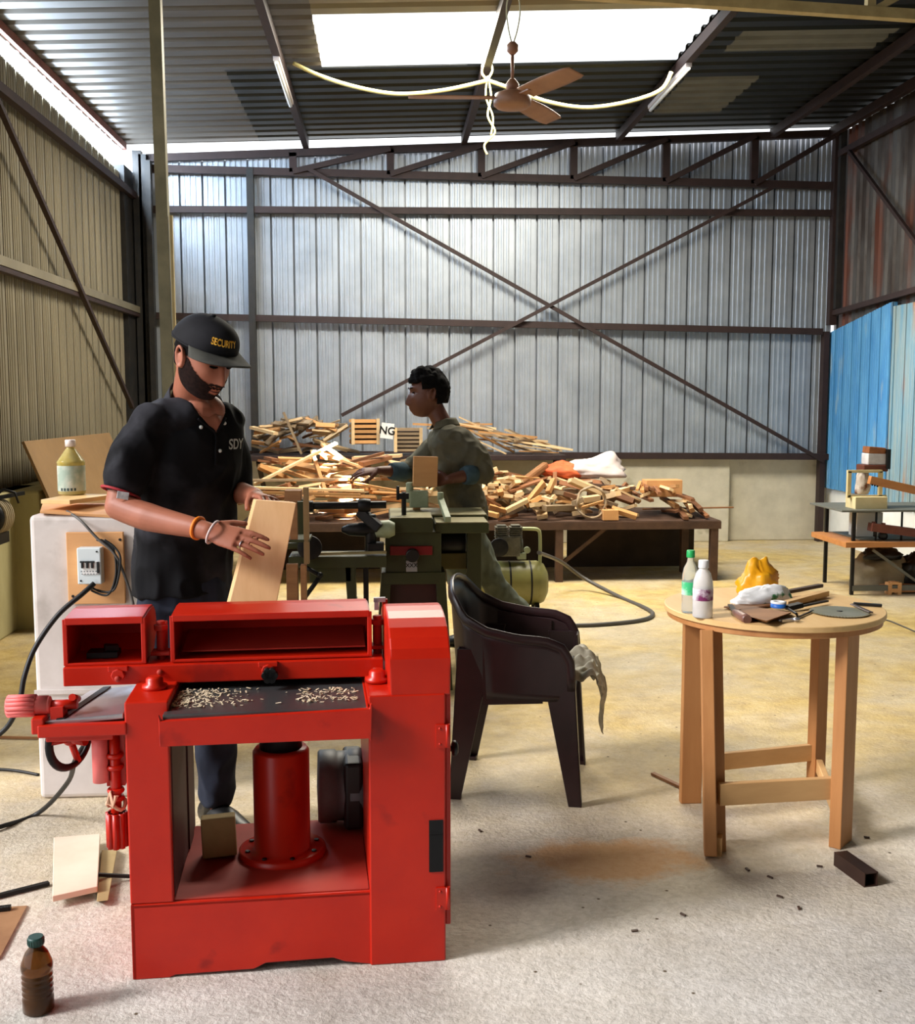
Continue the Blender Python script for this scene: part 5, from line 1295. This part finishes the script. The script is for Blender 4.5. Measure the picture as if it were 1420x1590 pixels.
M_skin = mat('brown_skin', (140,84,62), (164,102,78), scale=9, rough=.5, spec=.4, contrast=.6, bump=.0008, bscale=60)
M_skind = mat('dark_brown_skin', (84,50,38), (106,64,48), scale=9, rough=.5, spec=.4, contrast=.6)
M_hair = mat('black_hair', (9,8,8), (18,15,14), scale=60, rough=.95, spec=.1, bump=.002, bscale=120)
M_beard = mat('black_stubble', (16,11,10), (42,28,24), scale=90, rough=.95, spec=.1, bump=.002, bscale=160, contrast=.5)
M_shirt = mat('black_polo', (8,8,10), (15,15,18), scale=5, rough=.85, spec=.2, contrast=.5, c3=(66,66,72), s3=3.2, t3=.48, w3=.25)
M_jean = mat('dark_denim', (22,24,32), (46,52,66), scale=7, rough=.85, spec=.2, contrast=.5, c3=(90,96,108), s3=5, t3=.64, w3=.14)
M_cap = mat('black_cap', (14,14,17), (24,24,28), scale=12, rough=.8, spec=.25)
M_brim = mat('dusty_brim', (44,44,42), (66,66,60), scale=12, rough=.8, spec=.2)
M_gold = mat('gold_thread', (214,150,30), (240,190,70), scale=60, rough=.5)
M_wht = mat('white_print', (214,218,212), rough=.6)

# ---------------- man in the cap
f1 = Vector((.62,-.785,0)); l1 = Vector((.785,.62,0))
pm = thing('person','man in a black cap and dusty black polo shirt holding a board by the planer','person',(at(285,900,3.60).x,3.60,0))
hip = at(285,893,3.58); chest = at(293,715,3.55); neck = at(302,628,3.52)
Rsh = at(229,659,3.43); Lsh = at(354,662,3.66)
Rel = at(184,786,3.36); Rwr = at(322,824,3.21)
Lel = at(368,764,3.66); Lwr = at(397,771,3.43)
HM = head_matrix(at(314,556,3.43), (.77,-.64,0), R(25))
s = MB()
head_loft(s, HM); ears(s, HM)
etube(s, [neck+Vector((-.03,.03,-.05)), neck+Vector((-.01,0,.03)), HM @ Vector((0,-.02,-.05))], [(.075,.07),(.058,.060),(.052,.058)], flat=l1)
etube(s, [hip+Vector((0,0,-.06)), hip+Vector((0,0,.12)), chest, neck+Vector((-.01,0,-.07)), neck], [(.120,.08),(.110,.07),(.12,.08),(.10,.06),(.055,.05)], flat=l1)
s.ell(neck+f1*.022+Vector((0,0,-.025)), (.064,.064,.052)); s.ell(neck+f1*.03+l1*.035+Vector((0,0,-.02)), (.05,.05,.05))
limb(s, [Rsh, Rsh.lerp(Rel,.5)+Vector((-.012,0,0)), Rel], [.038,.044,.041]); limb(s, [Rel, Rel.lerp(Rwr,.35)+Vector((0,0,-.008)), Rwr], [.042,.043,.026])
limb(s, [Lsh, Lel], [.038,.038]); limb(s, [Lel, Lwr], [.040,.026])
hd = at(420,852,3.15)-Rwr
rends = hand(s, Rwr, hd, (.05,-.75,.55), (.35,-.5,.9), curl=(.22,.20,.22,.30), thumb=.35, spread=.0, L=.205)
hand(s, Lwr, (at(425,777,3.34)-Lwr), (.2,.2,1), (-.5,-.8,.1), curl=(.9,.9,.9,.9), thumb=.8)
Rft, Lft = atz(262,1330), atz(336,1283)
for side, ft in ((-1, Rft), (1, Lft)):
    hj = hip + l1*side*.080 + Vector((0,0,-.14)); kn_ = hj.lerp(ft+Vector((0,0,.08)), .5) + f1*.03
    limb(s, [hj, kn_, ft+Vector((0,0,.08))], [.060,.048,.04]); shoe(s, ft+Vector((0,0,.05)), ft+f1*.2, .04)
body = reparent(bake(s, 'body', M_skin, .0040, smooth=3), pm)
# clothing
s = MB()
etube(s, [hip+Vector((0,0,-.055)), hip+Vector((.0,0,.06)), hip.lerp(chest,.55), chest, chest.lerp(neck,.62), neck+Vector((-.015,0,-.028)), neck+Vector((-.01,0,.0))],
      [(.172,.130),(.168,.128),(.165,.122),(.180,.130),(.165,.108),(.095,.080),(.070,.066)], flat=l1)
cuffR = Rsh.lerp(Rel, .64)+Vector((-.008,0,0))
limb(s, [Rsh+Vector((.03,.02,-.004)), Rsh.lerp(Rel,.3)+Vector((-.006,0,0)), cuffR], [.070,.071,.068]); s.ell(Rsh+Vector((.01,0,.0)), (.074,.07,.068))
limb(s, [Lsh+Vector((-.03,-.02,-.004)), Lsh.lerp(Lel,.4), Lsh.lerp(Lel,.9)], [.064,.062,.054])
s.ell(Rsh.lerp(neck,.45)+Vector((0,0,-.008)), (.10,.075,.058)); s.ell(Lsh.lerp(neck,.45)+Vector((0,0,-.008)), (.10,.075,.058))
shirt = bake(s, 'polo_shirt', M_shirt, .006, smooth=5, noise_amp=.014, nscale=7, seed=4, nst=(1,1,.7))
# trim the sleeve end flat
s = MB(); ax_ = (Rel-Rsh).normalized(); cc = cuffR+ax_*.052; e1 = ax_.orthogonal().normalized(); e2 = ax_.cross(e1)
s.tube([cc+(e1*math.cos(2*PI*k/40)+e2*math.sin(2*PI*k/40))*.058 for k in range(40)], .0045, 6, closed=True)
reparent(s.build('sleeve_piping', mat('red_piping',(150,30,36),rough=.7)), pm)
s = MB(); p = at(203,740,3.27); s.box(cc+Vector((.020,-.058,-.004)), (.034,.004,.022), rot=(.0,.2,.3)); reparent(s.build('sleeve_tag', mat('grey_tag',(160,164,166),(210,210,210),scale=60,rough=.5), bevel=.001), pm)
# collar: a band standing round the neck, open in front
s = MB()
nk = neck+Vector((.0,-.004,.012)); axn = (HM @ Vector((0,-.02,-.05)) - neck).normalized(); fr = (f1-axn*f1.dot(axn)).normalized(); sr = axn.cross(fr)
def colr(u, v):
    a = R(72)+u*R(216); r = .074+.020*v; tp = min(1, u*(1-u)*7); h = -.010+(.040*(1-v)+.018*max(0,-math.cos(a)))*tp
    op = max(0, math.cos(a)); 
    return nk + fr*(math.cos(a)*(r+.012*op)) + sr*(math.sin(a)*r) + axn*(h - .040*op - .006)
s.grid(colr, 40, 5); reparent(s.build('collar', M_shirt, solid=.004), pm)
# V of skin under the collar and the buttons
bv = BVHTree.FromPolygons([v.co for v in shirt.data.vertices], [p.vertices[:] for p in shirt.data.polygons])
def on_shirt(px, py, off=.002):
    h = (None,)
    while h[0] is None and py < 760: h = bv.ray_cast(EYE, ray(px, py).normalized()); py += 2
    return (h[0]+h[1]*off, h[1]) if h[0] is not None else (at(px,py,3.4), -f1)
V0 = [on_shirt(x,y,.0025)[0] for x, y in ((303,640),(318,637),(340,638),(352,632),(345,655),(334,668),(326,664),(314,650))]
s = MB(); 
def vskin(u, v):
    a0 = Vector((306,641)); a1 = Vector((349,641)); bt = Vector((334,673)); p = a0.lerp(a1,u).lerp(bt, v); return on_shirt(p.x, p.y, .0035)[0]
s.grid(vskin, 14, 10); reparent(s.build('open_neck', M_skin, solid=.001), pm)
s = MB(); pp = [on_shirt(x,y,.004)[0] for x, y in ((306,650),(318,660),(333,673),(334,700),(334,722))]; s.tube(smooth_path(pp,5), (.009,.003) and .004, 6); pp = [on_shirt(x,y,.004)[0] for x, y in ((349,650),(343,660),(336,671))]; s.tube(smooth_path(pp,5), .004, 6)
reparent(s.build('placket', M_shirt), pm)
for x, y in ((311,664),(347,658),(340,700)):
    q, nn = on_shirt(x, y, .004); s = MB(); s.ell(q, (.006,.006,.006), 10, 8); reparent(s.build('button', M_wht), pm)
# chest print
q, nn = on_shirt(366,690,.002)
t_ = text('SDY', .046, M_wht, (0,0,0), (0,0,0), None, .0004, 'chest_print')
me = t_.data; xdir = (l1*1).normalized(); 
for v in me.vertices: v.co = q + xdir*v.co.x*.8 + Vector((0,0,1))*v.co.y + f1*v.co.z
project(t_, shirt, -f1, .0025); reparent(t_, pm)
reparent(shirt, pm)
# trousers
s = MB()
etube(s, [hip+Vector((0,0,-.10)), hip+Vector((0,0,-.02)), hip+Vector((0,0,.05))], [(.168,.120),(.160,.118),(.130,.095)], flat=l1)
for side, ft in ((-1, Rft), (1, Lft)):
    hj = hip + l1*side*.080 + Vector((0,0,-.13)); kn_ = hj.lerp(ft+Vector((0,0,.08)), .5) + f1*.03
    limb(s, [hj, kn_, ft+Vector((0,0,.12))], [.088,.072,.058])
reparent(bake(s, 'trousers', M_jean, .008, smooth=4, noise_amp=.012, nscale=8, seed=9, nst=(1,1,.6)), pm)
for ft in (Rft, Lft):
    s = MB(); shoe(s, ft+Vector((0,0,.05)), ft+f1*.2); o = s.build('shoe', M_black)
    for v in o.data.vertices:
        v.co = Vector((ft.x,ft.y,.04)) + (v.co-Vector((ft.x,ft.y,.04)))*1.07; v.co.z = max(.001, v.co.z)
    reparent(o, pm)
# face: beard, brows, eyes, hair
def beard_reg(q):
    if q.y < -.012: return 0
    side = abs(q.x)
    w = 0
    q = q + Vector((0,0,.0045*noise.noise(q*160)+.003*noise.noise(q*420)))
    if q.z < -.052 - max(0, .02-side)*0: w = 1
    elif q.z < .022-.78*max(0,q.y) and side > .030: w = 1
    if q.z > -.051 and q.z < -.040 and side < .030 and q.y > .05: w = 1
    if abs(q.z+.069) < .008 and side < .021 and q.y > .05: w = 0
    return w
reparent(patch(HM, beard_reg, .0026, 320, 240).build('beard', M_beard), pm)
reparent(patch(HM, lambda q: 1 if (q.z > .045 or (q.y < .0 and q.z > -.035 and abs(q.x) < .075) or (abs(q.x) > .06 and q.z > .012 and q.y < .045)) else 0, .004, 200, 150).build('hair', M_hair), pm)
for sx in (-1,1):
    s = MB(); s.tube([HM @ Vector((sx*(.014+.030*t), .1005-.012*t-.004*t*t*2, .036+.005*math.sin(PI*t*.8))) for t in (0,.25,.5,.75,1)], [.003,.0045,.0045,.004,.002], 8); reparent(s.build('eyebrow', M_hair), pm)
    s = MB(); s.tube([HM @ Vector((sx*(.018+.026*t), .0935-.008*t, .010-.003*math.sin(PI*t))) for t in (0,.25,.5,.75,1)], [.002,.0035,.004,.0035,.002], 8); reparent(s.build('eyelashes', M_hair), pm)
s = MB(); s.tube([HM @ Vector((.020*t, .101-.010*t*t, -.0690)) for t in (-1,-.5,0,.5,1)], [.001,.002,.0025,.002,.001], 8); reparent(s.build('mouth_line', mat('lip_line',(70,30,26),rough=.6)), pm)
# cap
def capf(u, v):
    th = PI*.5*(v); ph = 2*PI*u
    x, y, z = math.cos(th)*math.sin(ph), math.cos(th)*math.cos(ph), math.sin(th)
    sq = 1
    q = Vector((x*.092, y*.110-.006, z*.088+.046))
    q.z += .012*(1-v)*(-y if y<0 else 0)*-1 + (.010*math.sin(PI*v)*max(0,y))
    q.y += .012*math.sin(PI*v)*max(0,y)
    return HM @ q
s = MB(); s.grid(capf, 56, 20, closeu=True); cap_ = s.build('cap', M_cap, solid=.003); cap_.data.transform(Matrix.Identity(4))
s = MB(); s.tube([HM @ Vector((math.sin(a)*.0925, math.cos(a)*.1105-.006, .046)) for a in [k*2*PI/48 for k in range(48)]], (.003), 6, closed=True); reparent(s.build('cap_band', M_cap), pm)
s = MB(); s.ell(HM @ Vector((0,-.004,.137)), (.009,.009,.005), 10, 6); reparent(s.build('cap_button', M_cap), pm)
def brim(u, v):
    a = (u-.5)*R(148); ro = .022+.050*math.cos((u-.5)*PI)**.6
    bx, by = math.sin(a)*.0925, math.cos(a)*.111-.006
    x = bx*(1+.10*v); y = by + ro*v; z = .049 - .002*v - .022*(x/.09)**2*v 
    return HM @ Vector((x, y, z))
s = MB(); s.grid(brim, 36, 10); reparent(s.build('cap_brim', M_brim, solid=.004), pm)
t_ = text('SECURITY', .027, M_gold, (0,0,0), (0,0,0), None, .0003, 'cap_lettering')
Mi = HM.to_3x3()
for v in t_.data.vertices:
    a = v.co.x/.152; v.co = HM @ Vector((-math.sin(a-.24)*.16, math.cos(a-.24)*.16, .088+v.co.y*1.0+v.co.z))
# push every letter point on to the crown
bvc = BVHTree.FromPolygons([v.co.copy() for v in cap_.data.vertices], [p.vertices[:] for p in cap_.data.polygons])
for v in t_.data.vertices:
    ctr = HM @ Vector((0,0,(HM.inverted() @ v.co).z)); d = (ctr-v.co).normalized(); h = bvc.ray_cast(v.co, d)
    if h[0] is not None: v.co = h[0] - d*.0035
reparent(cap_, pm); reparent(t_, pm)
# wrist bands and ring
def band(name, px, m, r, rad, tw=0):
    d = (Rwr-Rel).normalized(); e1 = d.orthogonal().normalized(); e2 = d.cross(e1); c = px
    s = MB(); s.tube([c+(e1*math.cos(2*PI*k/28)*rad+e2*math.sin(2*PI*k/28)*rad)+d*tw*math.sin(2*PI*k/28) for k in range(28)], r, 6, closed=True); reparent(s.build(name, m), pm)
band('orange_wristband', Rel.lerp(Rwr,.90), mat('orange_thread',(226,120,20),rough=.6), .0055, .031)
band('white_wrist_string', Rwr+hd.normalized()*.018, mat('white_thread',(196,180,176),rough=.7), .004, .034, .012)
s = MB(); pt = rends[2]; c = pt[1].lerp(pt[2], .5); d = (pt[2]-pt[1]).normalized(); e1 = d.orthogonal().normalized(); e2 = d.cross(e1)
s.tube([c+(e1*math.cos(2*PI*k/16)+e2*math.sin(2*PI*k/16))*.0095 for k in range(16)], .002, 6, closed=True); reparent(s.build('ring', M_alu), pm)
# the board he holds
tl, tr_, br, bl_ = at(397,776,3.30), at(460,781,3.30), at(425,960,3.24), at(350,960,3.24)
th = Vector((-.012,.035,0))
s = MB(); s.hexa([bl_, br, br+th, bl_+th, tl, tr_, tr_+th, tl+th]); o = s.build('held_board', mat('planed_board',(206,158,104),(232,192,142),scale=3,rough=.5,stretch=(6,6,.8),contrast=.6), bevel=.002)
tag(o,'freshly planed pale board held upright by the man in the cap','board')

# ---------------- man at the green machine
f2 = Vector((-.985,-.17,0)); l2 = Vector((.17,-.985,0))   # his left side is towards the viewer
Y2 = 6.15
p2 = thing('person','young dark-haired man in an olive shirt seen in profile, reaching over the green machine','person',(at(722,900,Y2).x,Y2,0))
hip2 = at(722,806,Y2); chest2 = at(706,716,Y2); neck2 = at(688,660,Y2)
Ls2 = at(714,686,Y2-.15); Rs2 = at(684,690,Y2+.17)
Le2 = at(750,733,Y2-.16); Lw2 = at(696,744,Y2-.26)
Re2 = at(634,733,Y2+.12); Rw2 = at(588,731,Y2+.02)
H2 = head_matrix(at(663,612,Y2), (-.98,-.2,0), R(6)) @ Matrix.Scale(1.08, 4)
s = MB(); head_loft(s, H2, 72, 56); ears(s, H2)
etube(s, [neck2+Vector((.03,0,-.04)), neck2, H2 @ Vector((0,-.025,-.06))], [(.065,.06),(.050,.052),(.048,.052)], flat=l2)
etube(s, [hip2+Vector((0,0,-.06)), hip2+Vector((0,0,.1)), chest2, neck2+Vector((.01,0,-.06)), neck2], [(.11,.08),(.10,.07),(.11,.07),(.09,.06),(.045,.045)], flat=l2)
limb(s, [Ls2, Le2], [.034,.036]); limb(s, [Le2, Le2.lerp(Lw2,.4), Lw2], [.038,.038,.025])
limb(s, [Rs2, Re2], [.034,.036]); limb(s, [Re2, Re2.lerp(Rw2,.4), Rw2], [.038,.038,.025])
hand(s, Lw2, (-.97,-.05,-.06), (.1,-.95,.35), (-.2,.2,1), curl=(.75,.8,.85,.9), thumb=.5)
hand(s, Rw2, (-1,-.12,-.04), (-.1,-.5,.9), (.0,-.9,-.5), curl=(.35,.4,.45,.5), thumb=.4)
LF2, RF2 = atz(842,1012), atz(742,1000)
for side, ft in ((1, LF2), (-1, RF2)):
    hj = hip2 + l2*side*.085 + Vector((0,0,-.05)); k2 = hj.lerp(ft+Vector((0,0,.08)), .5) + f2*.06
    limb(s, [hj, k2, ft+Vector((0,0,.08))], [.08,.052,.038]); shoe(s, ft+Vector((0,0,.05)), ft+f2*.2)
reparent(bake(s, 'body', M_skind, .0046, smooth=3), p2)
M_olive = mat('olive_work_shirt', (66,62,50), (96,92,76), scale=6, rough=.9, spec=.2, contrast=.5)
M_cuff = mat('blue_grey_cuff', (46,62,70), (66,84,92), scale=9, rough=.9, spec=.2)
M_trs = mat('grey_green_trousers', (78,84,76), (112,118,106), scale=6, rough=.9, spec=.2, contrast=.5)
s = MB()
etube(s, [hip2+Vector((0,0,-.03)), hip2+Vector((0,0,.08)), chest2+Vector((0,0,-.08)), chest2, chest2.lerp(neck2,.6), neck2+Vector((.012,0,-.03)), neck2+Vector((.01,0,-.005))], [(.15,.115),(.155,.12),(.165,.125),(.18,.125),(.155,.105),(.08,.075),(.06,.06)], flat=l2)
limb(s, [Ls2+Vector((0,.03,0)), Ls2.lerp(Le2,.5)+Vector((.012,0,.01)), Le2], [.072,.068,.060]); limb(s, [Le2, Le2.lerp(Lw2,.30)], [.060,.052])
limb(s, [Rs2+Vector((0,-.03,0)), Rs2.lerp(Re2,.5), Re2], [.066,.064,.056]); limb(s, [Re2, Re2.lerp(Rw2,.30)], [.056,.050])
s.ell(Ls2.lerp(neck2,.45)+Vector((0,0,-.01)), (.08,.09,.058)); s.ell(Rs2.lerp(neck2,.45)+Vector((0,0,-.01)), (.08,.09,.058))
reparent(bake(s, 'work_shirt', M_olive, .0075, smooth=4, noise_amp=.014, nscale=8, seed=2), p2)
for a, b in ((Le2.lerp(Lw2,.24), Le2.lerp(Lw2,.58)), (Re2.lerp(Rw2,.05), Re2.lerp(Rw2,.62))):
    s = MB(); s.tube([a, a.lerp(b,.3), a.lerp(b,.7), b], [.053,.056,.054,.046], 20); reparent(s.build('rolled_cuff', M_cuff), p2)
s = MB()
def col2(u, v):
    a = R(35)+u*R(290); r = .060+.022*v; return neck2+Vector((.004,0,.02)) + f2*math.cos(a)*r*1.1 + l2*math.sin(a)*r + Vector((0,0,.020-.042*v-.03*max(0,math.cos(a))))
s.grid(col2, 30, 4); reparent(s.build('collar', M_olive, solid=.004), p2)
s = MB()
etube(s, [hip2+Vector((0,0,-.10)), hip2+Vector((0,0,.03))], [(.15,.115),(.145,.105)], flat=l2)
for side, ft in ((1, LF2), (-1, RF2)):
    hj = hip2 + l2*side*.085 + Vector((0,0,-.07)); k2 = hj.lerp(ft+Vector((0,0,.08)), .5) + f2*.06
    limb(s, [hj, k2, ft+Vector((0,0,.12))], [.095,.070,.055])
reparent(bake(s, 'trousers', M_trs, .009, smooth=4, noise_amp=.012, nscale=9, seed=6), p2)
for ft in (LF2, RF2):
    s = MB(); shoe(s, ft+Vector((0,0,.05)), ft+f2*.2); o = s.build('shoe', M_black)
    for v in o.data.vertices: v.co = Vector((ft.x,ft.y,.04)) + (v.co-Vector((ft.x,ft.y,.04)))*1.08; v.co.z = max(.001, v.co.z)
    reparent(o, p2)
hs = patch(H2, lambda q: .2 if (q.z > .058 and q.y > .045) else 1 if (q.z > .058 or (q.y < .035 and q.z > .022) or (q.y < -.02 and q.z > -.05)) else 0, .020, 90, 70)
hr = hs.build('hair', M_hair, solid=.014)
for v in hr.data.vertices:
    v.co += (v.co-H2.translation).normalized()*(.010*noise.noise(v.co*30)+.006*noise.noise(v.co*70))
    lz_ = (H2.inverted() @ v.co)
    if lz_.z > .07 and lz_.y > 0: v.co += Vector((-.006,0,.006))
reparent(hr, p2)
for sx in (-1,1):
    s = MB(); s.tube([H2 @ Vector((sx*(.014+.030*t), .0935-.012*t, .036+.005*math.sin(PI*t*.8))) for t in (0,.5,1)], [.002,.0035,.0015], 8); reparent(s.build('eyebrow', M_hair), p2)
    s = MB(); s.ell(H2 @ Vector((sx*.031,.080,.016)), (.008,.006,.004), 10, 8, rot=H2.to_euler()); reparent(s.build('eye', M_hair), p2)
s = MB(); s.tube([H2 @ Vector((.020*t, .101-.012*t*t, -.052)) for t in (-1,-.5,0,.5,1)], [.001,.0025,.0025,.0025,.001], 8); reparent(s.build('moustache', M_hair), p2)
a, b = at(641,709,Y2-.33), at(679,756,Y2-.33)
s = MB(); s.box(((a.x+b.x)/2,Y2-.31,(a.z+b.z)/2),(b.x-a.x,.035,a.z-b.z),rot=(0,.03,.1)); tag(s.build('held_block', M_ply, bevel=.003),'square wooden block held by the young man in the olive shirt','wood block')
